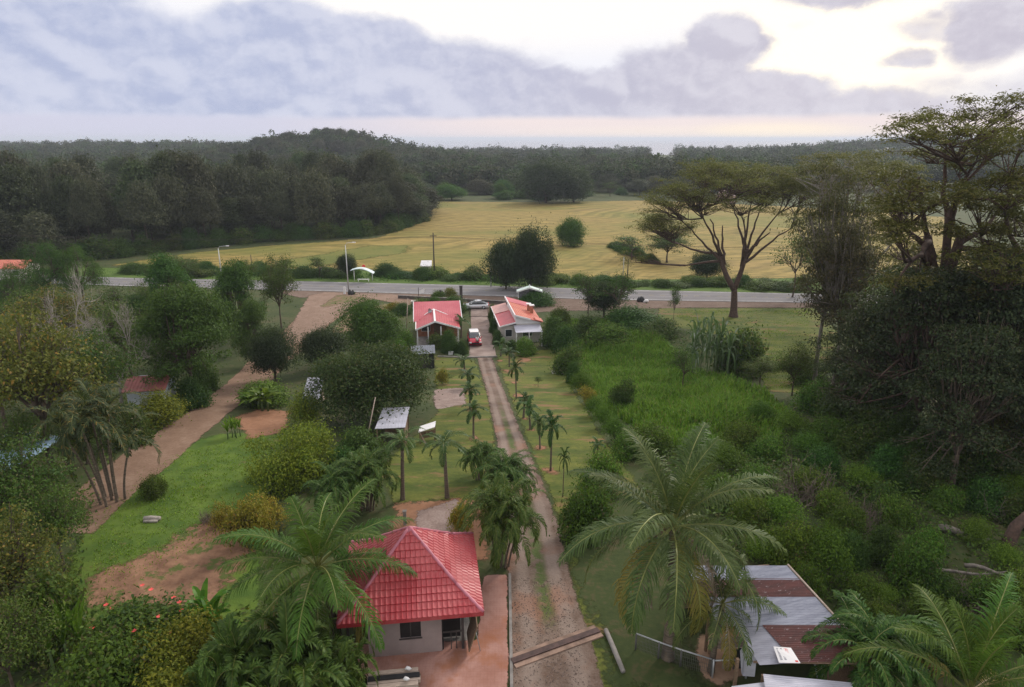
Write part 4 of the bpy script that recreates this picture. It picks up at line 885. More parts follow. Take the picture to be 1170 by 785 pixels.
m = MB(); m.tube([p + Vector((0, 0, .93)) for p in pts], .035, 6); m.build('rail', M_steel, fn)
m = MB()
for a, b in zip(pts, pts[1:]):
    for h in (.2, .4, .6, .78): m.tube([a + Vector((0, 0, h)), b + Vector((0, 0, h))], .008, 4)
    for t in np.linspace(.04, .96, 16): q = a.lerp(b, t); m.tube([q + Vector((0, 0, .05)), q + Vector((0, 0, .9))], .008, 4)
m.build('mesh_wire', M_dwire, fn)
g2 = frame('gate_rail', G(820, 775), 'short pale rail fence in front of the yard', 'fence', 0)
m = MB(); m.tube([(-.3, 0, .95), (1.3, .05, .98)], .04, 6); m.build('rail', M_steel, g2)
for x in (-.25, 1.25): m = MB(); m.tube([(x, 0, -.1), (x, 0, 1.0)], .045, 6); m.build('post', M_steel, g2)
a, b = G(692, 722), G(712, 770); d = b - a; m = MB(); m.tube([Vector((0, 0, .12)), d * .5 + Vector((0, 0, .14)), d + Vector((0, 0, .12))], [.11, .12, .11], 8)
tag(m.build('concrete_pole', M_conc, None, a), 'old concrete pole lying beside the drive', 'pole')
# steel channel across the drive with its concrete lip
a, b = G(585, 758), G(684, 722); d = (b - a); n = Vector((-d.y, d.x, 0)).normalized()
ch = frame('drain_channel', a, 'rusty steel channel set across the gravel drive', 'drain', 0)
m = MB(); m.slab([n * -.16 + Vector((0, 0, .16)), d + n * -.16 + Vector((0, 0, .16)), d + n * .16 + Vector((0, 0, .16)), n * .16 + Vector((0, 0, .16))], .12); m.build('cover', solid('rusty_steel', (.065, .035, .03), .7, .35, 3), ch)
m = MB(); m.slab([n * -.42 + Vector((0, 0, .10)), d + n * -.42 + Vector((0, 0, .10)), d + n * .42 + Vector((0, 0, .10)), n * .42 + Vector((0, 0, .10))], .16); m.build('concrete_lip', solid('earthy_concrete', (.25, .165, .125), .9, .3, 1.5), ch)

# ---------------------------------------------------------------- the two houses at the end of the drive
M_pink = weathered('pink_red_sheet', (0.44, 0.062, 0.085), (0.52, 0.13, 0.15), scale=.35); M_red2 = wet('deep_red_sheet', (0.40, 0.045, 0.055), .42, var=.12)
M_orange = weathered('orange_tile', (0.46, 0.085, 0.05), (0.56, 0.19, 0.11), .5, .5); M_salmon = wet('faded_salmon_sheet', (0.52, 0.27, 0.24), .5, var=.12)
M_cream = solid('cream_wall', (0.52, 0.47, 0.44), .9, .1, 1); M_brick = solid('terracotta_wall', (0.36, 0.15, 0.09), .9, .2, 2)
def sheetroof(parent, pts, mat, name='roof', ribs=True, pitch=.3):
    m = MB(); m.slab(pts, .05); P = [Vector(p) for p in pts]; n = (P[1] - P[0]).cross(P[3] - P[0]).normalized(); n = n if n.z > 0 else -n
    if ribs:
        k = int((P[1] - P[0]).length / pitch)
        for i in range(1, k):
            a, b = P[0].lerp(P[1], i / k) + n * .005, P[3].lerp(P[2], i / k) + n * .005; s = (P[1] - P[0]).normalized() * .02
            m.add([a - s, a + n * .03, a + s, b - s, b + n * .03, b + s], [(0, 1, 4, 3), (1, 2, 5, 4)])
    return m.build(name, mat, parent)
def bar(parent, name, pts, w, h, mat):
    m = MB()
    for a, b in zip(pts, pts[1:]):
        a, b = Vector(a), Vector(b); d = (b - a).normalized(); s = d.cross(Vector((0, 0, 1)))
        s = (s.normalized() if s.length > .01 else Vector((1, 0, 0))) * w / 2; u = Vector((0, 0, h / 2))
        m.add([a - s - u, a + s - u, a + s + u, a - s + u, b - s - u, b + s - u, b + s + u, b - s + u], [(0, 1, 2, 3), (7, 6, 5, 4), (0, 4, 5, 1), (1, 5, 6, 2), (2, 6, 7, 3), (3, 7, 4, 0)])
    return m.build(name, mat, parent)
c = G(500, 391); hl = frame('red_roof_house', Vector((c.x, c.y + 1.5, c.z)), 'house with a pink-red sheet roof and a white-edged gable porch, left of the forecourt', 'house')
def winset(parent, x, y, z, w, h, name='window'):
    m = MB(); m.box(x - w / 2, x + w / 2, y - .03, y, z, z + h); o = m.build(name, M_glass, parent)
    f = MB()
    for q in ((x - w / 2 - .06, x - w / 2, z - .06, z + h + .06), (x + w / 2, x + w / 2 + .06, z - .06, z + h + .06), (x - w / 2, x + w / 2, z - .06, z), (x - w / 2, x + w / 2, z + h, z + h + .06)): f.box(q[0], q[1], y - .06, y + .005, q[2], q[3])
    f.build('window_frame', M_white, o); return o
m = MB(); m.box(-3.0, 3.0, 1.6, 6.4, 0, 2.5); m.box(1.2, 3.0, 1.0, 1.6, 0, 2.4); m.build('wall', M_brick, hl)
hr = sheetroof(hl, [(-3.5, .9, 2.55), (3.5, .9, 2.55), (3.5, 6.6, 4.15), (-3.5, 6.6, 4.15)], M_pink)
sheetroof(hl, [(-3.5, 7.6, 3.4), (3.5, 7.6, 3.4), (3.5, 6.62, 4.14), (-3.5, 6.62, 4.14)], M_pink, 'back_slope')
bar(hr, 'fascia', [(-3.53, .9, 2.52), (-3.53, 6.6, 4.13)], .1, .18, M_white); bar(hr, 'fascia', [(3.53, .9, 2.52), (3.53, 6.6, 4.13)], .1, .18, M_white)
PW, PY0, PY1, ZE, ZP = 3.0, -3.4, 1.9, 2.45, 3.55
pl = sheetroof(hl, [(-.5 - PW + .3, PY0, ZE), (-.5, PY0, ZP), (-.5, PY1 + 2.0, ZP), (-.5 - PW + .3, PY1 - .3, ZE)], M_red2, 'porch_roof', pitch=.35)
pr = sheetroof(hl, [(-.5, PY0, ZP), (3.0, PY0, ZE), (3.0, PY1 - .3, ZE), (-.5, PY1 + 2.0, ZP)], M_red2, 'porch_roof', pitch=.35)
bar(pl, 'fascia', [(-3.22, PY0 - .03, ZE + .02), (-.5, PY0 - .03, ZP + .02), (3.02, PY0 - .03, ZE + .02)], .06, .24, M_white)
bar(pl, 'ridge', [(-.5, PY0, ZP + .05), (-.5, PY1 + 1.9, ZP + .05)], .26, .07, M_white); bar(pl, 'flashing', [(-3.2, PY0, ZE + .03), (-3.2, PY1 - .3, ZE + .03), (-.55, PY1 + 2.0, ZP + .05), (2.9, PY1 - .2, ZE + .09)], .12, .1, M_white)
for x in (-3.0, -1.5, .3, 2.7): m = MB(); m.box(x - .08, x + .08, PY0 + .15, PY0 + .31, 0, ZE + (.35 if -2.5 < x < 2 else 0)); m.build('post', M_white, hl)
winset(hl, -1.8, 1.58, .9, 1.2, 1.1); m = MB(); m.box(-.6, .3, 1.55, 1.59, .05, 2.15); m.build('door', M_wood, hl)
m = MB(); m.box(-3.2, 3.0, PY0, 1.6, -.1, .06); m.build('porch_floor', M_conc, hl)
m = MB(); m.smooth = True; m.tube([(0, 0, 0), (0, 0, .35)], .03, 6); m.tube([(-.02, -.02, .35), (.12, -.16, .42), (.2, -.25, .46)], [.06, .30, .36], 12, caps=False); o = m.build('antenna_dish', M_steel, hl, (-1.3, 3.0, 3.17))
# right house: low left slope, high right slope with white fascia
c = G(587, 392); hx = frame('split_roof_house', Vector((c.x - .2, c.y, c.z)), 'house with a split orange and red roof and white fascia, right of the forecourt', 'house')
m = MB(); m.box(-1.5, .55, .25, 11.5, 0, 2.55); m.box(.55, 4.1, .25, 9.8, 0, 2.75); m.build('wall', M_cream, hx)
m = MB(); m.add([(.5, .25, 2.75), (4.1, .25, 2.75), (4.1, .25, 3.0), (.5, .25, 4.0)], [(0, 1, 2, 3)]); m.add([(.5, .25, 2.5), (.5, 10, 2.5), (.5, 10, 4.0), (.5, .25, 4.0)], [(3, 2, 1, 0)]); m.build('gable_wall', M_white, hx)
r1 = sheetroof(hx, [(-1.75, -.1, 2.5), (.5, -.1, 3.05), (.5, 7.2, 3.05), (-1.75, 7.2, 2.5)], M_red2, 'low_roof', ribs=False); sheetroof(hx, [(-1.8, 7.1, 2.58), (.5, 7.1, 3.12), (.5, 12, 3.12), (-1.8, 12, 2.58)], M_salmon, 'back_low_roof', ribs=False)
bar(r1, 'fascia', [(-1.8, -.12, 2.48), (.52, -.12, 3.03)], .08, .2, M_white); bar(r1, 'gutter', [(-1.82, -.1, 2.45), (-1.82, 12, 2.5)], .12, .14, M_white)
r2 = sheetroof(hx, [(.4, -.1, 4.1), (4.3, -.1, 2.95), (4.3, 8.6, 2.95), (.4, 8.6, 4.1)], M_orange, 'high_roof'); sheetroof(hx, [(.4, 8.55, 4.16), (4.3, 8.55, 3.0), (4.3, 11.8, 3.0), (.4, 11.8, 4.16)], M_pink, 'back_high_roof', ribs=False)
bar(r2, 'fascia', [(.36, 11.8, 4.1), (.36, -.14, 4.06)], .14, .3, M_white); bar(r2, 'fascia', [(.36, -.14, 4.06), (2.6, -.14, 3.42)], .1, .24, M_white)
m = MB(); m.slab([(3.3, -.3, 3.42), (4.4, -.3, 3.1), (4.4, 1.6, 3.1), (3.3, 1.6, 3.42)], .05); m.build('roof_edge', M_orange, hx)
for k, (x, y) in enumerate(((3.2, 5.6), (3.5, 4.6))):
    m = MB(); m.box(x - .22, x + .22, y - .22, y + .22, 2.9, 4.3); ch_ = m.build('chimney', M_brick, hx); m = MB(); m.box(x - .36, x + .36, y - .36, y + .36, 4.3, 4.42); m.build('chimney_cap', M_white, ch_)
m = MB(); corr(m, (.2, -2.2, 2.15), (4.0, -2.2, 2.15), (4.0, .2, 2.6), (.2, .2, 2.6), pitch=.2); m.build('awning', M_zincw, hx)
for x in (.3, 2.1, 3.9): m = MB(); m.box(x - .06, x + .06, -2.15, -2.03, 0, 2.15); m.build('post', M_white, hx)
winset(hx, -.5, .22, .95, .9, 1.0); winset(hx, 2.2, .22, .95, 1.3, 1.1)
# small outbuildings
sd_ = frame('dark_shed', G(484, 421), 'small black shed with a dull sheet roof below the left house', 'shed')
m = MB(); m.box(-1.35, 1.35, 0, 2.0, 0, 1.9); m.build('wall', M_black, sd_); sheetroof(sd_, [(-1.5, -.2, 1.95), (1.5, -.2, 2.0), (1.5, 2.3, 2.35), (-1.5, 2.3, 2.3)], solid('dull_sheet', (.13, .14, .17), .5, .2, 1), 'roof'); m = MB(); m.box(-.4, .4, -.03, -.002, .02, 1.7); m.build('door', M_frame, sd_)
tn = frame('tin_shed', G(450, 508), 'open shed with a plain white tin roof in front of the big mango tree', 'shed', math.radians(4))
sheetroof(tn, [(-1.35, -.7, 1.75), (1.05, -.7, 1.8), (1.2, 2.3, 2.35), (-1.0, 2.3, 2.3)], M_zincw, 'roof', pitch=.25)
for x, y, h in ((-1.2, -.6, 1.75), (.95, -.6, 1.8), (1.05, 2.2, 2.3), (-.9, 2.2, 2.3)): m = MB(); m.box(x - .05, x + .05, y - .05, y + .05, -.1, h - .05); m.build('post', M_wood, tn)
m = MB(); m.box(-.9, 1.0, 2.1, 2.16, 0, 2.2); m.box(.95, 1.0, -.55, 2.1, 0, 1.75); m.build('wall', M_wood, tn)
kr = frame('lean_to_pen', G(489, 505), 'little wooden pen with a pale sloping sheet, right of the tin shed', 'pen', math.radians(10))
sheetroof(kr, [(-.75, -.5, 1.15), (.6, -.1, 1.35), (.75, .75, 1.5), (-.6, .35, 1.3)], M_white, 'roof', ribs=False)
for x, y in ((-.65, -.4), (.55, -.05), (.65, .65), (-.5, .3)): m = MB(); m.box(x - .04, x + .04, y - .04, y + .04, -.05, 1.2); m.build('post', M_wood, kr)
m = MB(); m.slab([(-.7, -.45, 1.1), (-.15, -1.1, .05), (-.05, -1.0, .05), (-.6, -.35, 1.1)], .04); m.build('side_board', M_wood, kr); m = MB(); m.slab([(-.5, .3, .2), (.6, .6, .2), (.6, .6, .8), (-.5, .3, .8)], .04); m.build('back_board', M_wood, kr)
wr = frame('white_roof_hut', G(357, 466), 'tiny hut with a steep white sheet roof half hidden by shrubs', 'hut', math.radians(3))
sheetroof(wr, [(-1.0, 0, .9), (.75, 0, .9), (.95, 1.6, 2.6), (-.6, 1.6, 2.6)], M_zincw, 'roof', pitch=.3); m = MB(); m.box(-.55, .85, .9, 1.55, 0, 1.6); m.build('wall', M_wood2, wr)
hb_ = frame('white_wall_house', G(178, 474), 'white-walled house with a dull red roof half hidden by the bare tree', 'house', math.radians(12))
m = MB(); m.box(-2.2, 1.0, 0, 4, 0, 2.7); m.build('wall', solid('pale_blue_wall', (.50, .54, .60), .9, .1, 1), hb_); sheetroof(hb_, [(-2.5, -.5, 2.6), (1.3, -.5, 2.6), (1.3, 2.0, 3.3), (-2.5, 2.0, 3.3)], solid('dull_red_sheet', (.25, .08, .07), .6, .2, 1)); winset(hb_, .4, -.01, 1.0, .9, 1.0)
bt = frame('blue_sheet_roof', G(22, 548), 'low shelter roofed with pale blue sheet behind the left thicket', 'shelter', math.radians(-20))
m = MB(); corr(m, (-2.6, -2.2, 2.0), (2.4, -2.2, 2.0), (2.4, 2.2, 2.7), (-2.6, 2.2, 2.7), pitch=.3); m.build('roof_sheet', solid('pale_blue_sheet', (.30, .42, .55), .45, .2, 1), bt)
for x, y, h in ((-2.4, -2, 2), (2.2, -2, 2), (2.2, 2, 2.65), (-2.4, 2, 2.65)): m = MB(); m.box(x - .06, x + .06, y - .06, y + .06, -.1, h - .05); m.build('post', M_wood, bt)
oh = frame('orange_roof_house', G(6, 320), 'house with an orange roof at the left edge', 'house', 0)
m = MB(); m.box(-5, 4.2, 0, 5, 0, 2.6); m.build('wall', M_cream, oh); sheetroof(oh, [(-5.5, -.6, 2.5), (4.8, -.6, 2.5), (4.8, 2.5, 3.8), (-5.5, 2.5, 3.8)], M_orange, 'roof'); winset(oh, 2.5, -.01, 1, 1.2, 1)
fh = frame('far_pink_house', G(831, 232), 'tiny far pink house seen through the umbrella tree limbs', 'house', 0)
m = MB(); m.box(-4, 4, 0, 6, 0, 3.4); m.build('wall', solid('pink_wall', (.55, .36, .32), .9, .1, 1), fh); sheetroof(fh, [(-4.6, -1, 3.3), (4.6, -1, 3.3), (3.2, 3.0, 5.6), (-3.2, 3.0, 5.6)], solid('pale_pink_sheet', (.50, .36, .33), .6, .1, 1), 'roof', ribs=False); winset(fh, -3, -.02, 1, 2, 1.2); winset(fh, 3, -.02, 1, 2, 1.2)

# ---------------------------------------------------------------- road furniture
M_pole = solid('galvanised_pole', (.48, .48, .48), .5, .1, 2, metal=.3); M_dpole = solid('tarred_pole', (.055, .042, .036), .9, .3, 2)
def lamp(px, base, top, arm, label):
    p = G(px, base); H = atY(px, top, p.y).z - p.z; r = frame('street_lamp', p, label, 'street lamp', 0)
    m = MB(); m.tube([(0, 0, -.1), (0, 0, H * .5), (0, 0, H - .5)], [.13, .10, .07], 8); m.build('pole', M_pole, r)
    m = MB(); m.tube([(0, 0, H - .55), (arm * .2, 0, H - .12), (arm, 0, H)], .045, 6); m.build('arm', M_pole, r)
    m = MB(); s = 1 if arm > 0 else -1; m.box(min(arm, arm + s * .6), max(arm, arm + s * .6), -.14, .14, H - .06, H + .08); m.build('lamp_head', M_white, r, None, .03)
lamp(398.5, 336, 277, 1.3, 'tall street lamp at the dirt junction, nearest the arched shelter'); lamp(254, 322, 281, 1.6, 'street lamp beyond the road at the left, arm to the right')
lamp(561, 328, 284, .5, 'pale slim lamp post in front of the big dark field tree')
def pole(px, base, top, r, label, mat, cross=True, name='utility_pole'):
    p = G(px, base); H = atY(px, top, p.y).z - p.z; o = frame(name, p, label, 'utility pole' if cross else 'post', 0)
    m = MB(); m.tube([(0, 0, -.2), (0, 0, H)], [r, r * .7], 8); m.build('shaft', mat, o)
    if cross: m = MB(); m.box(-.7, .7, -.06, .06, H - .7, H - .58); m.build('crossarm', mat, o)
pole(496.5, 318, 266, .17, 'tall dark utility pole standing in the field by the white kiosk', M_dpole); pole(717, 316, 296, .12, 'short dark field post, right of two', M_dpole, False, 'field_post'); pole(712, 315, 293, .10, 'pale field post, left of two', M_pole, False, 'field_post')
pole(288, 306, 291, .1, 'dark wooden post at the field edge left of the junction', M_dpole, False, 'field_post'); pole(368, 316, 305, .08, 'white-topped post beside the flat-topped roadside tree', M_pole, False, 'field_post')
p = G(464, 381); m = MB(); m.tube([(0, 0, -.1), (.5, 0, 5.4)], [.07, .05], 7); tag(m.build('leaning_pole', M_wood2, None, p), 'thin pale pole leaning left of the left red-roofed house', 'pole')
p = G(417, 512); m = MB(); m.tube([(0, 0, -.1), (1.0, .4, 4.2)], [.06, .04], 6); tag(m.build('leaning_pole', M_wood2, None, p), 'pale pole leaning against the big mango tree', 'pole')
pw = frame('power_line', G(496.5, 318), 'sagging power wires running along the far side of the road', 'power line', 0)
tops = [atY(-60, 262, 150) - pw.location, atY(496.5, 267, G(496.5, 318).y) - pw.location, atY(1230, 280, 134) - pw.location]
for o_ in (-.6, .6):
    m = MB()
    for a, b in zip(tops, tops[1:]): m.tube([a.lerp(b, t) + Vector((0, o_, -.62 - 2.2 * 4 * t * (1 - t) * .5)) for t in np.linspace(0, 1, 17)], .022, 4)
    m.build('wire', M_dpole, pw)
# arched bus shelter beyond the road
bs = frame('bus_shelter', G(415, 322), 'bus shelter with an arched pale roof on the far side of the road', 'bus shelter', 0)
n = 13; m = MB(); vs = []
for i in range(n):
    t = i / (n - 1); x = -2.3 + 4.6 * t; z = 2.15 + .95 * math.sin(math.pi * (.12 + .80 * t)) - .5 * t; vs += [(x, -.9, z), (x, .9, z), (x, -.9, z - .1), (x, .9, z - .1)]
m.add(vs, [f for i in range(n - 1) for f in ((4 * i, 4 * i + 4, 4 * i + 5, 4 * i + 1), (4 * i + 3, 4 * i + 7, 4 * i + 6, 4 * i + 2), (4 * i, 4 * i + 2, 4 * i + 6, 4 * i + 4), (4 * i + 1, 4 * i + 5, 4 * i + 7, 4 * i + 3))]); m.build('roof', solid('pale_teal_paint', (.58, .68, .68), .5, .1, 1), bs)
for x in (-1.9, 1.8): m = MB(); m.tube([(x, .6, 0), (x, .6, 2.35)], .07, 7); m.build('post', M_white, bs)
m = MB(); m.box(-1.2, 1.2, .1, .55, .42, .5); m.box(-1.1, -1.0, .15, .5, 0, .42); m.box(1.0, 1.1, .15, .5, 0, .42); m.build('bench', M_white, bs)
m = MB(); m.add([(-.35, 0, 0), (.35, 0, 0), (.3, 0, .35), (0, 0, .5), (-.3, 0, .35), (-.35, .08, 0), (.35, .08, 0), (.3, .08, .35), (0, .08, .5), (-.3, .08, .35)], [(0, 1, 2, 3, 4), (9, 8, 7, 6, 5), (0, 5, 6, 1), (1, 6, 7, 2), (2, 7, 8, 3), (3, 8, 9, 4), (4, 9, 5, 0)]); m.build('roof_sign', M_red, bs, (.3, -.1, 3.06))
gs = frame('gabled_shelter', G(605, 346), 'bus shelter with a pale gabled roof on the near side of the road', 'bus shelter', 0)
m = MB(); m.slab([(-2.3, -1, 2.2), (0, -1, 2.95), (0, 1, 2.95), (-2.3, 1, 2.2)], .1); m.slab([(0, -1, 2.95), (2.3, -1, 2.2), (2.3, 1, 2.2), (0, 1, 2.95)], .1); g_ = m.build('roof', solid('pale_green_paint', (.60, .70, .66), .5, .1, 1), gs)
bar(g_, 'fascia', [(-2.3, -1.03, 2.17), (0, -1.03, 2.92), (2.3, -1.03, 2.17)], .06, .24, M_white); m = MB(); m.tube([(0, 0, 2.9), (0, 0, 3.3)], .08, 6); m.build('finial', M_white, gs)
for x in (-2.0, 2.0): m = MB(); m.box(x - .08, x + .08, -.1, .1, 0, 2.25); m.build('post', M_white, gs)
m = MB(); m.box(-2, 2, .5, .58, 0, 2.2); m.build('back_wall', solid('grey_panel', (.30, .28, .32), .8, .1, 1), gs)
kk = frame('white_kiosk', G(487.5, 316), 'white kiosk on legs among the bushes at the field edge', 'kiosk', 0)
m = MB(); m.box(-1.0, 1.0, -.7, .7, 1.5, 2.2); m.build('cabin', M_cream, kk); m = MB(); m.slab([(-1.25, -.9, 2.4), (1.25, -.9, 2.4), (1.1, .9, 3.3), (-1.1, .9, 3.3)], .08); m.build('roof', M_white, kk); m = MB(); m.box(-.6, .5, -.73, -.705, 1.7, 2.1); m.build('hatch', M_dark, kk)
for x, y in ((-.9, -.6), (.9, -.6), (-.9, .6), (.9, .6)): m = MB(); m.box(x - .06, x + .06, y - .06, y + .06, -.1, 1.5); m.build('leg', M_wood, kk)
rsn = frame('road_sign', G(478.5, 342), 'white tilted sign board on a dark post at the road edge', 'sign', 0)
m = MB(); m.tube([(0, 0, -.1), (0, 0, 2.2)], .06, 6); m.build('post', M_dpole, rsn); m = MB(); m.slab([(.1, -.05, 1.0), (1.05, -.05, 1.35), (1.05, .02, 1.95), (.1, .02, 1.6)], .04); m.build('board', M_white, rsn)
for i, (px, b, t, l) in enumerate(((503.5, 342, 332, 'dark bollard post on the roadside wall'), (527, 345, 327, 'dark gate pillar beside the silver car with plants around it'))):
    p = G(px, b); H = atY(px, t, p.y).z - p.z; m = MB(); m.box(-.14 - .12 * i, .14 + .12 * i, -.14, .14, -.1, H); m.box(-.2 - .1 * i, .2 + .1 * i, -.2, .2, H, H + .1); tag(m.build('gate_post', M_frame, None, p), l, 'post')
wl = frame('roadside_wall', G(455, 341.5), 'long low dark wall along the near side of the road', 'wall', 0)
pts = [G(x, y) - wl.location for x, y in ((455, 341), (500, 343.5), (545, 346), (600, 349))]; bar(wl, 'wall', [q + Vector((0, 0, .25)) for q in pts], .25, .6, solid('dark_block', (.09, .075, .07), .9, .25, 2)); bar(wl, 'coping', [q + Vector((0, 0, .60)) for q in pts], .32, .08, M_conc)
m = MB(); m.box(-.5, .5, -.4, .4, 0, 1.2); m.box(-.6, .6, -.5, .5, 1.2, 1.3); tag(m.build('meter_box', M_cream, None, G(474, 352)), 'pale meter box behind the left house', 'box')
gt = frame('sliding_gate', G(547, 362), 'dark barred gate across the forecourt behind the red car', 'gate', math.radians(2))
m = MB()
for x in np.linspace(-1.5, 1.5, 16): m.tube([(x, 0, .08), (x, 0, 1.5)], .02, 4)
m.build('bars', M_frame, gt); bar(gt, 'frame', [(-1.55, 0, .08), (-1.55, 0, 1.55)], .07, .07, M_frame); m = MB(); m.box(-1.55, 1.55, -.03, .03, 1.47, 1.55); m.box(-1.55, 1.55, -.03, .03, .05, .12); m.box(1.5, 1.57, -.03, .03, .05, 1.55); m.box(-1.57, -1.5, -.03, .03, .05, 1.55); m.build('rail', M_frame, gt)
lk = frame('forecourt_edge', G(518, 407), 'low pale kerb along the front of the forecourt', 'kerb', 0); pts = [G(x, y) - lk.location for x, y in ((500, 408), (536, 409), (568, 408))]; bar(lk, 'kerb_stone', [q + Vector((0, 0, .08)) for q in pts], .25, .2, M_conc)
m = MB(); m.box(-.7, .7, -.6, .6, 0, .12); m.box(-.35, .35, -.3, .3, .12, .2); tag(m.build('concrete_slab', M_cream, None, G(637, 426)), 'square white slab on the right lawn', 'slab')
m = MB(); m.box(-.3, .3, -.2, .2, 0, .35); m.box(-.34, .34, -.24, .24, .35, .42); tag(m.build('white_box', M_white, None, G(515, 405)), 'small white box at the forecourt kerb', 'box')
# rubbish on the verges
for px, py, lab, white in ((733, 345, 'heap of black rubbish bags with a white sack beside the road', True), (401.5, 337, 'black rubbish bags at the foot of the tall street lamp', False)):
    r = frame('rubbish_heap', G(px, py), lab, 'rubbish', 0); rg = np.random.default_rng(int(px))
    for k in range(4):
        o = Vector((rg.uniform(-.5, .4), rg.uniform(-.2, .3), 0)); s = rg.uniform(.28, .42); m = MB(); m.tube([o + Vector((0, 0, z * s * 2.6)) for z in (0, .15, .5, .8, 1.0)], [s * .8, s * 1.1, s, s * .45, s * .15], 9); m.build('rubbish_bag', M_black, r)
    if white: m = MB(); m.tube([(.35, -.45, .0), (.6, -.5, .35), (.95, -.5, .3), (1.1, -.5, .2)], [.2, .28, .28, .15], 9); tag(m.build('sack', M_white, r), 'white sack')
m = MB(); m.box(-.2, .2, -.12, .12, -.05, 1.3); m.box(-.22, .22, -.14, .14, 1.3, 1.36); tag(m.build('kilometre_stone', M_white, None, G(394, 336)), 'white marker stone left of the tall street lamp', 'marker')
m = MB()
rg = np.random.default_rng(4)
pb = []
P = [tuple(G(x, y)[:2]) for x, y in ((585, 790), (680, 790), (650, 660), (582, 660))]; a = np.array(P); XY = rg.uniform(a.min(0), a.max(0), (5000, 2)); XY = XY[poly_sd(P, XY[:, 0], XY[:, 1]) > .1][:1200]; C = np.concatenate([XY, (zt(XY[:, 0], XY[:, 1]) + .05)[:, None]], 1); s = rg.uniform(.014, .042, len(C))[:, None]
for k in range(4):
    ang = rg.uniform(0, 6.28) ; pb.append((C, s))
d0 = nrm(rg.normal(size=(len(C), 3)) * np.array([1, 1, .2])); d1 = nrm(np.cross(d0, np.array([0, 0, 1.]))); top = C + np.array([0, 0, 1.]) * s * .8
Q = np.concatenate([np.stack([C + d0 * s, C + d1 * s * .8, top + d1 * s * .3, top + d0 * s * .4], 1), np.stack([C + d1 * s * .8, C - d0 * s, top - d0 * s * .4, top + d1 * s * .3], 1), np.stack([C - d0 * s, C - d1 * s * .8, top - d1 * s * .3, top - d0 * s * .4], 1), np.stack([C - d1 * s * .8, C + d0 * s, top + d0 * s * .4, top - d1 * s * .3], 1), np.stack([top + d0 * s * .4, top + d1 * s * .3, top - d0 * s * .4, top - d1 * s * .3], 1)])
tag(link('drive_stones', quad_mesh('drive_stones', Q, leafmat('stone', (.11, .075, .06), (.19, .14, .115), (.30, .24, .21), trans=0.0, rough=.9))), 'loose stones scattered over the gravel drive', 'stones', None, 'stuff')

# ---------------------------------------------------------------- vehicles and the person
def loft(mb, st):
    """stations (y, half width at the bottom, half width at the top, z bottom, z top), rounded shoulders"""
    ring = []
    for (y, wb, wt, z0, z1) in st:
        h = z1 - z0; ring.append([(-wb * .92, y, z0), (-wb, y, z0 + h * .18), (-wb, y, z0 + h * .6), (-wt, y, z0 + h * .93), (-wt * .86, y, z1), (wt * .86, y, z1), (wt, y, z0 + h * .93), (wb, y, z0 + h * .6), (wb, y, z0 + h * .18), (wb * .92, y, z0)])
    n = 10; mb.smooth = True; mb.add([p for r in ring for p in r], [(i * n + k, i * n + (k + 1) % n, (i + 1) * n + (k + 1) % n, (i + 1) * n + k) for i in range(len(ring) - 1) for k in range(n)] + [tuple(range(n)), tuple(range((len(ring) - 1) * n, len(ring) * n))[::-1]]); mb.smooth = False
def car(name, p, rz, paint, roofmat, body, cabin, wy, wr, label, W):
    r = frame(name, p, label, 'car', rz); m = MB(); loft(m, body); m.build('body', paint, r)
    m = MB(); loft(m, cabin); m.build('windows', M_glass, r)
    zt_ = cabin[len(cabin) // 2][4]; ys = [c_[0] for c_ in cabin]; wt = cabin[len(cabin) // 2][2]
    m = MB(); loft(m, [(ys[1] + .15, wt * .82, wt * .76, zt_ - .05, zt_ + .02), (ys[len(ys) // 2], wt * .98, wt * .9, zt_ - .05, zt_ + .05), (ys[-2] - .02, wt * .9, wt * .84, zt_ - .05, zt_ + .02)]); m.build('roof', roofmat, r)
    for s in (-1, 1):
        for y in wy:
            m = MB(); m.tube([(s * (W - .2), y, wr), (s * (W + .01), y, wr)], wr, 18); w_ = m.build('wheel', M_black, r); m = MB(); m.tube([(s * (W + .005), y, wr), (s * (W + .025), y, wr)], wr * .6, 14); m.build('rim', M_steel, w_)
        m = MB(); y0 = body[0][0]; m.box(s * W * .78 - .16, s * W * .78 + .16, y0 - .03, y0 + .12, .62, .80); m.build('headlight', M_white, r, None, .02)
        m = MB(); y0 = body[-1][0]; m.box(s * W * .8 - .12, s * W * .8 + .12, y0 - .1, y0 + .03, .68, .88); m.build('tail_light', M_red, r, None, .02)
        m = MB(); m.box(s * (W + .06) - .09, s * (W + .06) + .09, cabin[0][0] + .35, cabin[0][0] + .48, .98, 1.12); m.build('mirror', paint, r, None, .02)
    m = MB(); m.box(-.5, .5, body[0][0] - .02, body[0][0] + .04, .45, .62); m.build('grille', M_black, r)
    return r
M_carred = solid('red_car_paint', (.42, .02, .045), .22, .05, 1, spec=.6); M_carsil = solid('silver_car_paint', (.55, .55, .58), .25, .05, 1, metal=.4)
car('red_car', G(542, 392), math.radians(8), M_carred, M_white,  # roof coloured white to imitate the sky reflected in the red paint
    [(-2.15, .72, .66, .38, .72), (-2.05, .86, .78, .30, .92), (-1.2, .9, .8, .28, 1.02), (-.9, .9, .84, .28, 1.06), (1.9, .9, .84, .28, 1.08), (2.1, .84, .78, .36, 1.0)],
    [(-1.05, .80, .78, .95, 1.08), (-.45, .82, .70, .98, 1.66), (.6, .82, .70, .98, 1.70), (1.6, .82, .70, .98, 1.66), (2.02, .80, .74, .95, 1.10)], (-1.35, 1.35), .36, 'red car with sky reflection painted on its roof, nose to camera on the forecourt', .9)
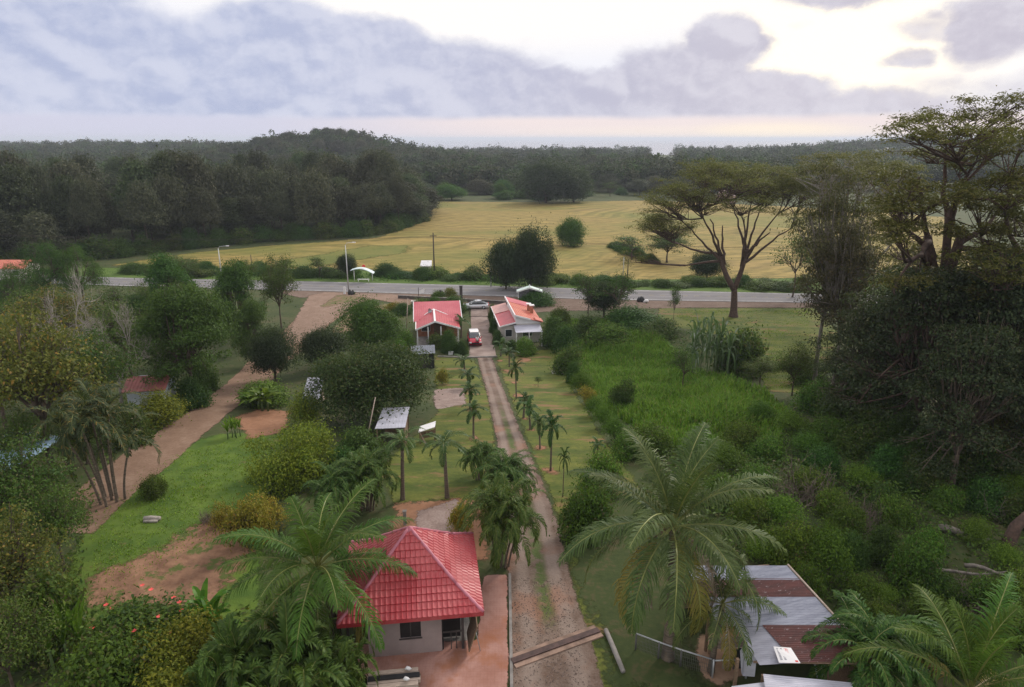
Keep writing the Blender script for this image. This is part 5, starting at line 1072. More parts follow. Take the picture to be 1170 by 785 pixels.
car('silver_car', G(543.5, 352.5), math.radians(-86), M_carsil, M_carsil,
    [(-2.2, .68, .6, .36, .62), (-2.05, .84, .74, .26, .76), (-1.0, .86, .78, .22, .88), (1.6, .86, .78, .22, .92), (2.1, .8, .72, .28, .88), (2.25, .7, .62, .4, .78)],
    [(-1.15, .76, .74, .80, .90), (-.25, .77, .60, .84, 1.38), (.4, .77, .60, .84, 1.43), (1.0, .76, .60, .84, 1.36), (1.85, .74, .70, .82, .94)], (-1.4, 1.35), .32, 'silver saloon car parked sideways behind the gate', .86)
def person(p, rz, label):
    r = frame('person', p, label, 'person', rz)
    def skin(name, joints, edges, radii, mat, lev=2, root=0):
        me = bpy.data.meshes.new(name); me.from_pydata(joints, edges, []); me.materials.append(mat); o = link(name, me, r)
        s = o.modifiers.new('skin', 'SKIN'); s.use_smooth_shade = True
        for i, v in enumerate(me.skin_vertices[0].data): v.radius = (radii[i], radii[i]); v.use_root = i == root
        o.modifiers.new('subd', 'SUBSURF').levels = lev; return o
    J = [(0, 0, .95), (0, 0, 1.15), (0, 0, 1.38), (0, -.01, 1.48), (0, -.02, 1.60), (0, -.02, 1.72), (.17, 0, 1.40), (.22, .02, 1.13), (.21, -.08, .90), (.21, -.1, .80), (-.17, 0, 1.40), (-.23, .0, 1.13), (-.22, -.08, .90), (-.22, -.1, .80), (.09, 0, .90), (.10, -.02, .48), (.10, .02, .09), (.10, -.14, .03), (-.09, 0, .90), (-.11, .05, .48), (-.11, .12, .09), (-.11, -.03, .03)]
    Ed = [(0, 1), (1, 2), (2, 3), (3, 4), (4, 5), (2, 6), (6, 7), (7, 8), (8, 9), (2, 10), (10, 11), (11, 12), (12, 13), (0, 14), (14, 15), (15, 16), (16, 17), (0, 18), (18, 19), (19, 20), (20, 21)]
    Ra = [.14, .13, .13, .055, .095, .08, .06, .045, .035, .04, .06, .045, .035, .04, .09, .06, .04, .035, .09, .06, .04, .035]
    skin('body', J, Ed, Ra, solid('skin_tone', (.30, .17, .11), .6, .1, 4))
    skin('shirt', [(0, 0, .96), (0, 0, 1.18), (0, 0, 1.38), (.17, 0, 1.40), (.21, .01, 1.2), (-.17, 0, 1.40), (-.22, 0, 1.2)], [(0, 1), (1, 2), (2, 3), (3, 4), (2, 5), (5, 6)], [.165, .155, .15, .075, .065, .075, .065], M_white)
    skin('shorts', [(0, 0, .96), (.095, 0, .88), (.10, -.02, .55), (-.095, 0, .88), (-.11, .04, .55)], [(0, 1), (1, 2), (0, 3), (3, 4)], [.15, .11, .09, .11, .09], solid('dark_cloth', (.05, .05, .07), .9, .2, 5))
    skin('hair', [(0, .01, 1.66), (0, 0, 1.76)], [(0, 1)], [.10, .085], M_black)
person(G(545.5, 396.5), math.radians(6), 'person in a white shirt and dark shorts standing in front of the red car')
# ---------------------------------------------------------------- trees and plants where they stand
T = lambda kind, px, base, top, w, label, name='tree', cat='tree', group=None, **k: place(kind, px, base, top, w, name, label, cat, group, **k)
# around the two houses and the dirt road
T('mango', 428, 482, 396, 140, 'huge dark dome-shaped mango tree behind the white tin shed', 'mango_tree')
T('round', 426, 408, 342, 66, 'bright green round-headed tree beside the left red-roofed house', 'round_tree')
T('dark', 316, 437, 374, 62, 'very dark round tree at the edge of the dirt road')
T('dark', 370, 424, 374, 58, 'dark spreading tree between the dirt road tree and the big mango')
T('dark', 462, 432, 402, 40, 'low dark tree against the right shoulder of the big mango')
T('layer', 222, 460, 328, 108, 'large lush green tree in tiers overhanging the dirt road', 'layered_tree')
T('layer2', 206, 395, 290, 62, 'upright green tree in front of the road behind the large tiered tree', 'layered_tree')
T('layer2', 277, 402, 297, 62, 'green tiered tree next to the road junction, left of the thin twin', 'layered_tree')
T('loose2', 322, 376, 291, 46, 'thin grey-green tree overlooking the pale dirt junction')
T('layer2', 292, 418, 342, 44, 'smaller green tree tucked right of the large tiered tree', 'layered_tree')
T('thin', 191, 462, 395, 70, 'grey-green low tree with dark trunk beside the hidden white-walled house')
T('bare', 141, 470, 302, 110, 'leafless pale tree with upright grey branches', 'bare_tree')
T('bare', 102, 450, 330, 95, 'smaller leafless tree left of the taller bare tree', 'bare_tree')
T('loose', 62, 540, 355, 158, 'large olive and yellow tree with straight brown trunk', 'olive_tree')
T('loose', 8, 500, 352, 110, 'olive tree cut by the left edge of the photo', 'olive_tree')
T('loose2', 112, 492, 378, 100, 'sparse brownish tree behind the clump of tall palms', 'olive_tree')
T('loose', 72, 420, 330, 110, 'yellowish thin-crowned tree in front of the feathery trees', 'olive_tree')
T('feathery', 62, 358, 276, 70, 'tall feathery green tree near the orange roof', 'feathery_tree')
T('feathery', 98, 356, 280, 56, 'feathery green tree right of the tallest feathery one', 'feathery_tree')
T('feathery', 30, 368, 300, 60, 'low feathery bright green tree below the orange roof', 'feathery_tree')
T('bush3', 85, 372, 338, 60, 'brownish bush under the feathery trees', 'bush', 'bush')
T('bush3', 18, 352, 318, 50, 'dull bush at the left edge below the orange roof', 'bush', 'bush')
for px, b, t, w, kd, lab in [(186, 484, 448, 64, 'yel', 'yellow-topped clipped bush along the dirt road'), (218, 466, 432, 44, 'bush2', 'dark green bush between the clipped bush and the tiered tree'),
        (150, 505, 462, 55, 'bush3', 'dull bush between the palm clump and the clipped bush'), (266, 500, 475, 22, 'ginger', 'small spiky plant on the red earth patch'),
        (179, 567, 541, 32, 'bush', 'small round shrub on the lawn beside the tall palms'), (232, 446, 405, 34, 'bush2', 'green shrub at the foot of the large tiered tree'),
        (338, 548, 484, 112, 'yelbig', 'large yellow-green bush in front of the mango tree'), (352, 486, 446, 44, 'yel', 'light green shrub in front of the small white roof'),
        (300, 462, 436, 60, 'bush', 'low green shrubs left of the banana plants'), (410, 530, 490, 60, 'bush2', 'broad shrub in front of the white tin shed'), (395, 548, 512, 50, 'bush2', 'shrub between the yellow bush and the areca palms')]:
    T(kd, px, b, t, w, lab, 'bush', 'bush')
T('areca_tall', 128, 572, 440, 118, 'clump of tall slender palms beside the dirt road', 'palm_clump', 'palm tree')
T('banana', 300, 470, 440, 50, 'banana plants at the bend of the dirt road', 'banana_plant', 'banana plant')
T('banana', 283, 466, 446, 30, 'smaller banana plant beside the road left of the others', 'banana_plant', 'banana plant')
for kd, px, b, t, w, lab in [('loose', 40, 470, 378, 120, 'olive crown between the two big olive trees at the left'), ('loose2', 150, 430, 345, 90, 'grey-green tree behind the tall leafless tree'), ('loose2', 45, 400, 332, 90, 'brownish tree below the feathery trees'), ('layer2', 170, 400, 338, 60, 'green tree between the leafless tree and the big tiered tree'),
        ('loose', 118, 460, 400, 70, 'yellow-leaved tree in front of the leafless trees'), ('loose2', 10, 440, 360, 70, 'dull tree at the left edge under the orange roof'), ('thin', 130, 380, 326, 60, 'thin green tree near the road behind the leafless trees'), ('loose2', 180, 372, 322, 56, 'grey-green tree near the road left of the upright green tree'),
        ('loose2', 100, 530, 470, 80, 'dense low tree behind the palm clump'), ('loose2', 30, 545, 470, 70, 'dark low tree right of the blue sheet roof')]:
    T(kd, px, b, t, w, lab, 'olive_tree' if kd.startswith('loose') else 'tree')
# lower left thicket
for px, b, t, w, kd, lab in [(30, 640, 505, 120, 'loose2', 'tall grey-green thicket tree in front of the blue roof'), (74, 655, 552, 84, 'loose2', 'dense grey-green thicket tree left of the churned earth'),
        (20, 740, 590, 130, 'loose', 'olive thicket tree at the lower left edge'), (62, 742, 650, 90, 'bush3', 'wide dull thicket bush above the broad-leaved ginger'), (18, 800, 690, 110, 'loose2', 'thicket tree in the bottom left corner')]:
    T(kd, px, b, t, w, lab, 'thicket_tree', 'tree')
T('ginger', 80, 755, 680, 62, 'clump of upright broad ginger leaves in the lower left thicket', 'ginger_plant', 'plant')
T('banana', 246, 732, 672, 66, 'upright light green banana plant left of the big coconut palm', 'banana_plant', 'banana plant')
for px, b, t, w, kd, lab in [(150, 790, 720, 120, 'bush', 'bright leafy bush left at the bottom below the red flowers'), (215, 775, 705, 100, 'yel', 'yellow-green bush at the bottom next to the round fern palms'),
        (115, 830, 735, 120, 'bush', 'bright bush cut by the bottom edge on the left'), (200, 830, 752, 100, 'yel', 'yellowish bush cut by the bottom edge')]:
    T(kd, px, b, t, w, lab, 'bush', 'bush')
hb = T('bush3', 165, 750, 684, 110, 'hibiscus bush dotted with red flowers', 'hibiscus_bush', 'bush')
M_flower = solid('hibiscus_petal', (0.55, 0.06, 0.05), .5, .3, 3)
rng = np.random.default_rng(71)
for i in range(11):
    u = sph(1, rng, .25)[0] * np.array([1.75, 1.75, 2.3]) + np.array([0, 0, .7]); mb = MB()
    for k in range(5):
        a = k * 1.2566; d = Vector((math.cos(a), math.sin(a), .35)); s = Vector((-math.sin(a), math.cos(a), 0)); c = Vector(u)
        mb.add([c, c + d * .06 + s * .045, c + d * .11, c + d * .06 - s * .045], [(0, 1, 2, 3)])
    mb.build('flower', M_flower, hb)
for px, b, t, w, lab in [(280, 625, 562, 62, 'yellow croton shrub left of the big coconut palm'), (310, 600, 565, 48, 'yellow croton shrub closest to the yellow-green bush'), (258, 600, 575, 30, 'small croton shrub at the edge of the churned earth')]:
    T('croton', px, b, t, w, lab, 'croton_shrub', 'shrub')
T('croton', 524, 612, 566, 30, 'variegated croton beside the palm clump behind the hut', 'croton_shrub', 'shrub')
T('brush', 240, 596, 580, 26, 'heap of dry pale leaves beside the churned earth', 'brush_heap', 'brush heap')
# palms near the hut
coconut('coconut_palm', 388, 742, 362, 648, 5.2, 27, 81, 'big coconut palm leaning over the left of the red tiled hut', rtr=(.26, .14), nuts=5)
coconut('coconut_palm', 763, 752, 768, 602, 5.7, 28, 82, 'tallest coconut palm with a dead frond, right of the drive', mats=(L_coco2, L_cocoyel, L_cocodry), low=-.75, e_hi=1.45)
coconut('coconut_palm', 812, 768, 826, 690, 3.1, 16, 83, 'young grey-green coconut palm in front of the rusty shed', mats=(L_coco2, L_coco2, L_cocoyel), rtr=(.16, .10), nuts=0, e_hi=1.45)
coconut('coconut_palm', 1115, 850, 1108, 792, 5.2, 17, 84, 'coconut palm in the bottom right corner with frayed fronds', mats=(L_coco, L_cocoyel, L_cocoyel), rtr=(.2, .13), nuts=0, e_hi=1.5, low=.1)
T('sago', 330, 815, 712, 190, 'cluster of round-headed fern palms in front of the hut', 'fern_palm', 'palm tree')
T('sago', 265, 830, 738, 120, 'dark fern palm left of the larger cluster at the bottom', 'fern_palm', 'palm tree')
T('sago', 388, 822, 748, 95, 'fern palm nearest the timber stack', 'fern_palm', 'palm tree')
T('areca', 985, 800, 694, 150, 'glossy broad palm beside the rusty roof corner', 'broad_palm', 'palm tree')
T('areca', 573, 646, 541, 100, 'dense areca palm clump between the hut and the drive', 'palm_clump', 'palm tree')
T('areca', 578, 580, 512, 76, 'areca palm clump behind the larger one by the drive', 'palm_clump', 'palm tree')
T('areca', 420, 582, 512, 84, 'areca palm clump below the white tin shed', 'palm_clump', 'palm tree')
T('areca', 382, 592, 530, 70, 'areca palm clump left of the one below the tin shed', 'palm_clump', 'palm tree')
T('areca', 548, 548, 503, 52, 'low spreading palm at the gravel drive edge below the avenue', 'palm_clump', 'palm tree')
AV = 'small palms lining the drive'
for kd, px, b, t, w, lab in [('tallpalm', 511, 569, 493, 56, 'slim palm on the edge of the gravel pad, right one of the pair'), ('tallpalm', 460, 571, 493, 58, 'slim palm on the edge of the gravel pad, left one of the pair'),
    ('avenue', 541, 501, 460, 36, 'small palm on the left of the drive below the round gravel patch'), ('avenue', 537, 468, 438, 30, 'small palm on the left of the drive beside the round gravel patch'),
    ('avenue2', 535, 444, 421, 26, 'small palm on the left of the drive, second from the forecourt'), ('avenue2', 531, 424, 405, 26, 'small palm on the left of the drive nearest the forecourt'),
    ('avenue2', 527, 386, 358, 24, 'palm at the right wall of the left red-roofed house'), ('avenue2', 572, 407, 386, 22, 'small palm on the right of the drive nearest the forecourt'),
    ('avenue', 582, 419, 398, 25, 'small palm on the right of the drive, second from the forecourt'), ('avenue', 590, 455, 411, 24, 'thin-stemmed palm on the right of the drive, third from the forecourt'),
    ('avenue2', 598, 478, 446, 26, 'dark palm right of the drive above a tight group'), ('avenue2', 606, 491, 455, 27, 'palm leaning into the tight group right of the drive'),
    ('avenue', 617, 513, 474, 29, 'palm with a bare stem in a red soil ring right of the drive'), ('avenue', 629, 538, 471, 34, 'broadest small palm right of the drive with a shaggy stem'),
    ('avenue2', 683, 522, 501, 20, 'stemless small palm alone on the right lawn'), ('avenue', 643, 568, 510, 16, 'young palm with a thin top, lowest on the right lawn'), ('thin', 615, 442, 429, 12, 'tiny sapling in the middle of the right lawn')]:
    T(kd, px, b, t, w, lab, 'avenue_palm' if kd != 'thin' else 'sapling', 'palm tree' if kd != 'thin' else 'sapling', AV if kd != 'thin' else None)
# shrubs around the houses
for px, b, t, w, kd, lab in [(513, 403, 376, 24, 'bush2', 'green shrub in front of the left red-roofed house'), (499, 397, 380, 26, 'bush3', 'dull low shrub at the left house front'), (527, 404, 388, 16, 'bush2', 'shrub left of the red car'),
        (464, 400, 376, 22, 'bush', 'light green shrub at the left corner of the left house'), (456, 412, 385, 22, 'bush', 'light shrub beside the dark little shed'), (480, 352, 340, 26, 'bush', 'clipped shrub behind the left house roof'), (496, 352, 339, 17, 'round', 'small round tree behind the left house roof'),
        (517, 356, 338, 32, 'bush2', 'large shrub at the gate left of the silver car'), (500, 342, 331, 18, 'bush', 'bushy plant on the roadside wall'), (514, 340, 328, 18, 'yel', 'yellowish plant on the roadside wall'), (461, 358, 345, 24, 'bush2', 'dark shrub at the back left corner of the left house'),
        (562, 366, 347, 12, 'bush2', 'dark hedge plant right of the gate'), (565, 380, 362, 12, 'bush2', 'hedge plant beside the red car'), (570, 394, 376, 14, 'bush2', 'shrub at the right house corner'), (598, 405, 384, 26, 'bush', 'light green shrub in front of the right house'),
        (584, 401, 388, 16, 'bush2', 'dark shrub in front of the right house wall'), (630, 396, 360, 34, 'bush2', 'tall shrub hiding the right end of the right house'), (646, 402, 370, 32, 'bush2', 'shrub between the right house and the frangipani'), (650, 427, 392, 36, 'bush3', 'grey-green frangipani bush beside the white slab'),
        (612, 346, 331, 44, 'bush2', 'shrub in front of the gabled bus shelter'), (640, 372, 350, 26, 'bush', 'light bush behind the right house'), (447, 356, 344, 20, 'croton', 'reddish bush beside the pale lot')]:
    T(kd, px, b, t, w, lab, 'shrub' if kd != 'round' else 'round_tree', 'shrub' if kd != 'round' else 'tree')
T('croton', 504, 440, 418, 16, 'yellow-leaved sapling on the left lawn', 'sapling', 'sapling')
T('thin', 512, 438, 425, 14, 'grey-green sapling on the left lawn', 'sapling', 'sapling')
for i, (px, b, t, w, kd, lab) in enumerate([(662, 448, 420, 26, 'hedge', 'bright green hedge plant at the top of the lawn hedge'), (672, 462, 438, 26, 'croton', 'yellow croton in the lawn hedge'), (680, 476, 448, 26, 'hedge', 'hedge plant just below the yellow croton'),
        (690, 490, 460, 28, 'hedge', 'hedge plant in the middle of the lawn hedge'), (702, 506, 474, 30, 'hedge', 'hedge plant second from the coconut palm'), (716, 522, 488, 34, 'bush', 'hedge bush nearest the tall coconut palm'), (655, 438, 412, 22, 'bush2', 'hedge bush below the frangipani'), (690, 562, 512, 52, 'bush', 'light leafy bush left of the tall coconut palm'), (668, 610, 548, 62, 'bush', 'leafy bush behind the tall coconut palm beside the lawn'),
        (712, 468, 432, 30, 'bush3', 'dull bush in the tall grass beside the hedge'), (745, 520, 482, 50, 'bush', 'bush behind the top fronds of the coconut palm')]):
    T(kd, px, b, t, w, lab, 'hedge_bush', 'hedge')
# meadow and bank
T('thin', 672, 364, 311, 44, 'bushy roadside tree, left of two beside the road')
T('thin', 706, 368, 309, 44, 'bushy roadside tree, right of two beside the road')
T('dark', 690, 362, 322, 44, 'dark roadside bush tree between the twin roadside trees')
T('thin', 780, 446, 396, 46, 'thin sapling tree in the middle of the tall grass')
T('thin', 769, 374, 322, 18, 'slender young tree in front of the road', 'sapling', 'sapling')
T('bigleaf', 815, 428, 362, 72, 'huge-leaved plant with silvery drooping blades', 'broad_leaved_plant', 'plant')
T('bush3', 845, 428, 372, 62, 'grey-green bush beside the huge-leaved plant', 'bush', 'bush')
T('bush3', 756, 382, 366, 50, 'brown weedy bush on the bank above the tall grass', 'bush', 'bush')
T('bush2', 720, 372, 352, 70, 'dark weedy bush below the road', 'bush', 'bush')
T('bush', 690, 392, 368, 56, 'bright bush at the back of the tall grass', 'bush', 'bush')
T('bush2', 668, 384, 360, 40, 'dark bush left of the bright bush in the tall grass', 'bush', 'bush')

# umbrella trees with visible limbs
def umbrella(name, px, base, fork_pts, crown, seed, bark, lm, label, tr=.75, per=70, size=.36, extra=(), stems=()):
    """trunk at (px, base); crown = list of (px, py, w px, h px, dy m) leaf pads seen in the photo; limbs run to each pad"""
    rng = np.random.default_rng(seed); p = G(px, base); Y0 = p.y
    root = empty(name, p, 0, label, 'tree'); mb = MB(); sc = depth(p) / FPX
    crown = list(crown) + [(rng.uniform(x0, x1), rng.uniform(y0, y1), rng.uniform(36, 74), rng.uniform(10, 20), rng.uniform(-6, 6)) for (x0, x1, y0, y1, k) in extra for _ in range(k)]
    fk = [np.array(atY(x, y, Y0 + dy) - p) for x, y, dy in fork_pts]                 # the trunk's fork and the main limb ends
    P = bez(np.array([0, 0, -.3]), fk[0] * .5 + np.array([rng.normal() * .2, 0, 0]), fk[0], 9); mb.tube(P, [tr * (1.5 if i == 0 else 1.12 if i == 1 else 1 - .035 * i) for i in range(9)], 10)
    limbs = []; starts = [fk[0]]
    if stems:
        starts = []
        for x, y, dy, rs in stems:
            e = np.array(atY(x, y, Y0 + dy) - p); Q = bez(fk[0] - np.array([0, 0, .5]), (fk[0] + e) / 2 + np.array([(e[0] - fk[0][0]) * .3, 0, 0]), e, 7); mb.tube(Q, [tr * rs * (1 - .05 * i) for i in range(7)], 9); starts.append(e)
    for e in fk[1:]:
        f0 = min(starts, key=lambda q: np.linalg.norm((q - e) * np.array([1, .3, .6])))
        n = 9; c = f0 + (e - f0) * .45 + np.array([rng.normal() * .3, rng.normal() * .6, -.10 * np.linalg.norm(e - f0)])
        Q = bez(f0 - (f0 - fk[0]) * rng.uniform(.02, .5), c, e, n) + rng.normal(size=(n, 3)) * .08
        mb.tube(Q, [tr * (.62 if not stems else .42) * (1 - .085 * i) for i in range(n)], 7); limbs.append(Q)
    allp = np.concatenate([q[3:] for q in limbs]); bl = []
    for (x, y, w, h, dy) in crown:
        c = np.array(atY(x, y, Y0 + dy) - p); W = w * sc; Hh = h * sc
        node = c - np.array([0, 0, Hh * .55]); d = np.linalg.norm(allp - node, axis=1) + 1.5 * np.maximum(0, allp[:, 2] - node[2]); s = allp[np.argsort(d)[rng.integers(0, 2)]]
        L = np.linalg.norm(node - s); Q = bez(s, (s + node) / 2 + rng.normal(size=3) * .08 * L + np.array([0, 0, -.08 * L]), node, 8); rr = min(tr * .28, .05 + L * .016)
        mb.tube(Q, [rr * (1 - .09 * i) for i in range(8)], 5)
        for i in range(max(6, int(W * 2.4))):
            q = math.sqrt(rng.random()); t = rng.uniform(0, 6.28)
            b = c + np.array([math.cos(t) * q * W / 2, math.sin(t) * q * W * .45, rng.uniform(-.45, .45) * Hh + .2 * Hh * (1 - q * q)])
            r = rng.uniform(.6, 1.2) * max(.7, min(1.25, Hh * .4)); bl.append((b, (r * 1.4, r * 1.4, r * .62)))
            f = Q[rng.integers(3, 8)]; L2 = np.linalg.norm(b - f); B = bez(f, (f + b) / 2 + rng.normal(size=3) * .1 * L2 + np.array([0, 0, .06 * L2]), b, 6)
            mb.tube(B, [max(.010, (.022 + .008 * L2) * (1 - .16 * k)) for k in range(6)], 4)
            e2 = b + sph(1, rng, -.2)[0] * np.array([r, r, r * .4]); mb.tube(bez(B[3], (B[3] + e2) / 2 + rng.normal(size=3) * .15, e2, 4), [.02, .016, .012, .008], 4)
    mb.build('trunk', bark, root)
    link('crown', quad_mesh('umbrella_crown', blob_leaves(bl, per, size, rng, up=1.2, lo=-.5, aspect=.34, shell=(.15, 1.12), jit=.5), lm), root)
    return root
umbrella('saman_tree', 838, 362, [(839, 328, 0), (790, 262, -1), (826, 258, 2), (812, 250, 3), (880, 266, -1.5), (905, 260, 1), (868, 240, 2), (776, 304, -2), (850, 250, -3), (800, 240, -3), (838, 236, 4), (890, 244, 3), (770, 276, 2), (858, 232, -1)],
         [(830, 203, 100, 20, 0), (790, 214, 80, 20, -2), (870, 206, 90, 20, 1), (765, 236, 56, 20, -2), (815, 196, 70, 16, 4), (880, 214, 60, 16, -4), (752, 254, 36, 14, 0), (840, 212, 90, 14, -5), (850, 196, 90, 14, 5), (905, 212, 50, 16, 0), (726, 294, 46, 10, -2)],
         91, BARK_BROWN, L_feather, 'umbrella-shaped rain tree with bare brown limbs beside the road', tr=.62, per=85, size=.29, extra=((745, 800, 215, 268, 6), (880, 925, 195, 235, 4), (770, 900, 192, 240, 9)), stems=((822, 288, .5, .75), (854, 284, -.5, .7)))
umbrella('tall_open_tree', 984, 372, [(978, 330, 0), (955, 262, 1), (968, 250, -1), (1000, 280, 2), (1025, 268, -2), (985, 240, 1), (940, 250, 2)],
         [(935, 196, 90, 18, 0), (985, 190, 100, 22, 2), (1020, 200, 70, 16, -1), (1000, 246, 56, 12, -2), (960, 186, 90, 16, 3), (1045, 222, 60, 18, 0), (1010, 262, 40, 10, 0)],
         92, BARK_PALE, L_feather, 'open-crowned tree with pale bare limbs right of the umbrella tree', tr=.5, per=120, size=.30, extra=((915, 1050, 195, 300, 9),))
T('copper', 929, 452, 186, 104, 'tall slim coppery tree with twin trunks beside the bank', 'coppery_tree')
T('copper', 948, 462, 250, 96, 'lower coppery tree leaning against the tall slim one', 'coppery_tree')
umbrella('giant_open_tree', 1080, 500, [(1078, 330, 0), (1050, 200, 1), (1110, 190, -2), (1080, 175, 2), (1020, 250, -1), (1140, 240, 1), (1100, 210, 4), (1035, 300, -3), (1145, 290, -3)],
         [(1075, 142, 100, 14, 0), (1110, 130, 90, 14, 2), (1150, 118, 90, 18, 0), (1045, 150, 60, 12, -2), (1090, 158, 120, 14, -4), (1140, 158, 100, 16, 3), (1060, 178, 90, 14, 4), (1020, 205, 60, 14, -1), (1065, 225, 90, 16, -5), (1120, 240, 100, 20, -3), (1040, 262, 70, 12, -4), (1160, 205, 70, 18, 0), (1130, 268, 80, 20, -5), (1020, 240, 50, 10, 2), (1165, 135, 60, 16, 4)],
         93, BARK_BROWN, L_feather, 'giant open-crowned tree rising above the horizon at the right', tr=.62, per=150, size=.27, extra=((1015, 1165, 170, 330, 20),), stems=((1060, 270, .5, .7), (1100, 262, -.8, .7), (1085, 240, 1, .6)))
umbrella('giant_open_tree', 1176, 520, [(1170, 350, 0), (1150, 250, 1), (1190, 230, 0), (1130, 330, -2), (1200, 280, 2), (1145, 300, 3)],
         [(1165, 165, 100, 18, 0), (1150, 225, 80, 20, -3), (1180, 255, 90, 26, -2), (1140, 300, 80, 20, -4), (1175, 305, 90, 24, 0), (1185, 205, 80, 16, 3)],
         94, BARK_BROWN, L_feather, 'giant tree cut by the right edge of the photo', tr=.6, per=150, size=.28, extra=((1120, 1200, 180, 380, 10),))
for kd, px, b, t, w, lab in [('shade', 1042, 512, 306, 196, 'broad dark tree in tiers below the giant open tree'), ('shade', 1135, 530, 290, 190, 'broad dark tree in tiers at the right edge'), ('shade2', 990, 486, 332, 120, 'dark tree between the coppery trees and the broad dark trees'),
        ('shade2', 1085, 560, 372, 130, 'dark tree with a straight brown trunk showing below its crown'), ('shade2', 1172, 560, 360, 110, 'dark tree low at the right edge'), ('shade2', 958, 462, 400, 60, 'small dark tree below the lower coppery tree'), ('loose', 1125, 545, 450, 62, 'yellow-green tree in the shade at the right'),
        ('thin', 905, 340, 262, 52, 'green tree beyond the road beside the umbrella tree'), ('thin', 940, 336, 268, 50, 'green tree beyond the road behind the coppery trees')]:
    T(kd, px, b, t, w, lab, 'dark_tree' if kd.startswith('shade') else 'tree')
# fields and roadside beyond
T('dark', 578, 331, 272, 50, 'left half of the big dark field tree pair beyond the road', 'field_tree', sink=.16)
T('dark', 606, 330, 258, 56, 'tallest dark tree standing in the field beyond the road', 'field_tree', sink=.16)
T('round', 652, 281, 248, 36, 'round green tree alone in the middle of the field', 'field_tree', sink=.16)
T('dark', 624, 232, 182, 74, 'large dark tree clump at the far edge of the field', 'field_tree', sink=.16)
T('dark', 655, 231, 190, 50, 'dark tree right of the large far clump', 'field_tree', sink=.16)
T('loose2', 762, 300, 262, 54, 'dark field tree left of the umbrella tree limbs', 'field_tree')
T('thin', 722, 297, 268, 56, 'light field tree left of the darker one', 'field_tree')
T('dark', 808, 318, 286, 40, 'small dark tree beyond the road behind the umbrella trunk', 'field_tree', sink=.16)
T('loose2', 205, 318, 292, 50, 'grey-green tree on the roadside verge left of the lamp post', 'roadside_tree')
T('loose2', 282, 322, 297, 30, 'dark roadside tree behind the road left of the junction', 'roadside_tree')
T('thin', 366, 318, 292, 30, 'small flat-topped roadside tree left of the arched shelter', 'roadside_tree')
T('dark', 396, 318, 290, 24, 'dark roadside tree just behind the tall street lamp', 'roadside_tree')
T('thin', 325, 318, 296, 40, 'loose roadside tree above the junction', 'roadside_tree')
rng = random.Random(5)
RS = 'bushes along the far side of the road'
for i, px in enumerate(range(150, 930, 13)):
    if 400 < px < 440 or 580 < px < 612: continue
    b = np.interp(px, [150, 400, 550, 690, 930], [314, 319, 322, 327, 331]) + rng.uniform(-5, 0); h = rng.uniform(4, 15); kd = rng.choice(['bush2', 'bush3', 'bush', 'bush2'])
    T(kd, px + rng.uniform(-6, 6), b, b - h, rng.uniform(18, 40), 'low green bush on the verge between the road and the rice field', 'verge_bush', 'bush', RS)
for i in range(24):
    px = rng.uniform(500, 760); b = rng.uniform(222, 229)
    T(rng.choice(['thin', 'bush2', 'round', 'layer2']), px, b, b - rng.uniform(8, 22), rng.uniform(14, 34), 'pale green tree along the far edge of the rice field', 'field_edge_tree', 'tree', 'trees along the far edge of the field')
for i in range(12):
    px = 700 + i * 4.2 + rng.uniform(-2, 2); b = 283 + (px - 700) * .38
    T('bush2', px, b, b - rng.uniform(6, 12), rng.uniform(12, 20), 'low bush in the hedge line crossing the rice field', 'field_hedge_bush', 'bush', 'hedge line crossing the field')
# scrub slope on the right
SG = 'bushes of the scrub below the dark trees'
rng = random.Random(8)
spots = [(1035, 668, 612, 60), (1003, 640, 600, 46), (940, 665, 600, 60), (905, 650, 590, 56), (965, 610, 572, 44), (1020, 600, 566, 44), (1060, 640, 602, 44), (1130, 700, 662, 56), (1075, 690, 655, 44), (920, 690, 640, 46), (985, 690, 655, 40), (890, 600, 560, 50), (925, 565, 535, 44), (985, 560, 532, 44), (1010, 690, 668, 36),
         (1150, 650, 620, 40), (1110, 620, 590, 36), (885, 630, 596, 40), (855, 600, 562, 44), (860, 560, 528, 44), (830, 540, 505, 48), (880, 525, 496, 44), (920, 520, 494, 44), (950, 590, 558, 40), (1080, 580, 552, 40), (1040, 560, 530, 40), (845, 510, 478, 44), (905, 495, 470, 38), (870, 480, 456, 34), (800, 520, 490, 46), (940, 498, 474, 34), (970, 640, 606, 44), (1165, 690, 650, 44), (1090, 720, 692, 40), (870, 640, 606, 44), (1030, 520, 496, 36), (1150, 570, 540, 44), (820, 575, 540, 46), (1060, 716, 680, 50), (1110, 742, 704, 54), (1160, 735, 694, 60), (1040, 742, 712, 44), (1140, 690, 662, 40), (1085, 760, 728, 50), (1000, 715, 684, 44)]
for i, (px, b, t, w) in enumerate(spots):
    kd = rng.choice(['bush', 'bush', 'bush2', 'hedge', 'bush'])
    T(kd, px, b, t, w, 'leafy green bush in the scrub between the rusty shed and the dark trees', 'scrub_bush', 'bush', SG)
rng = random.Random(12)
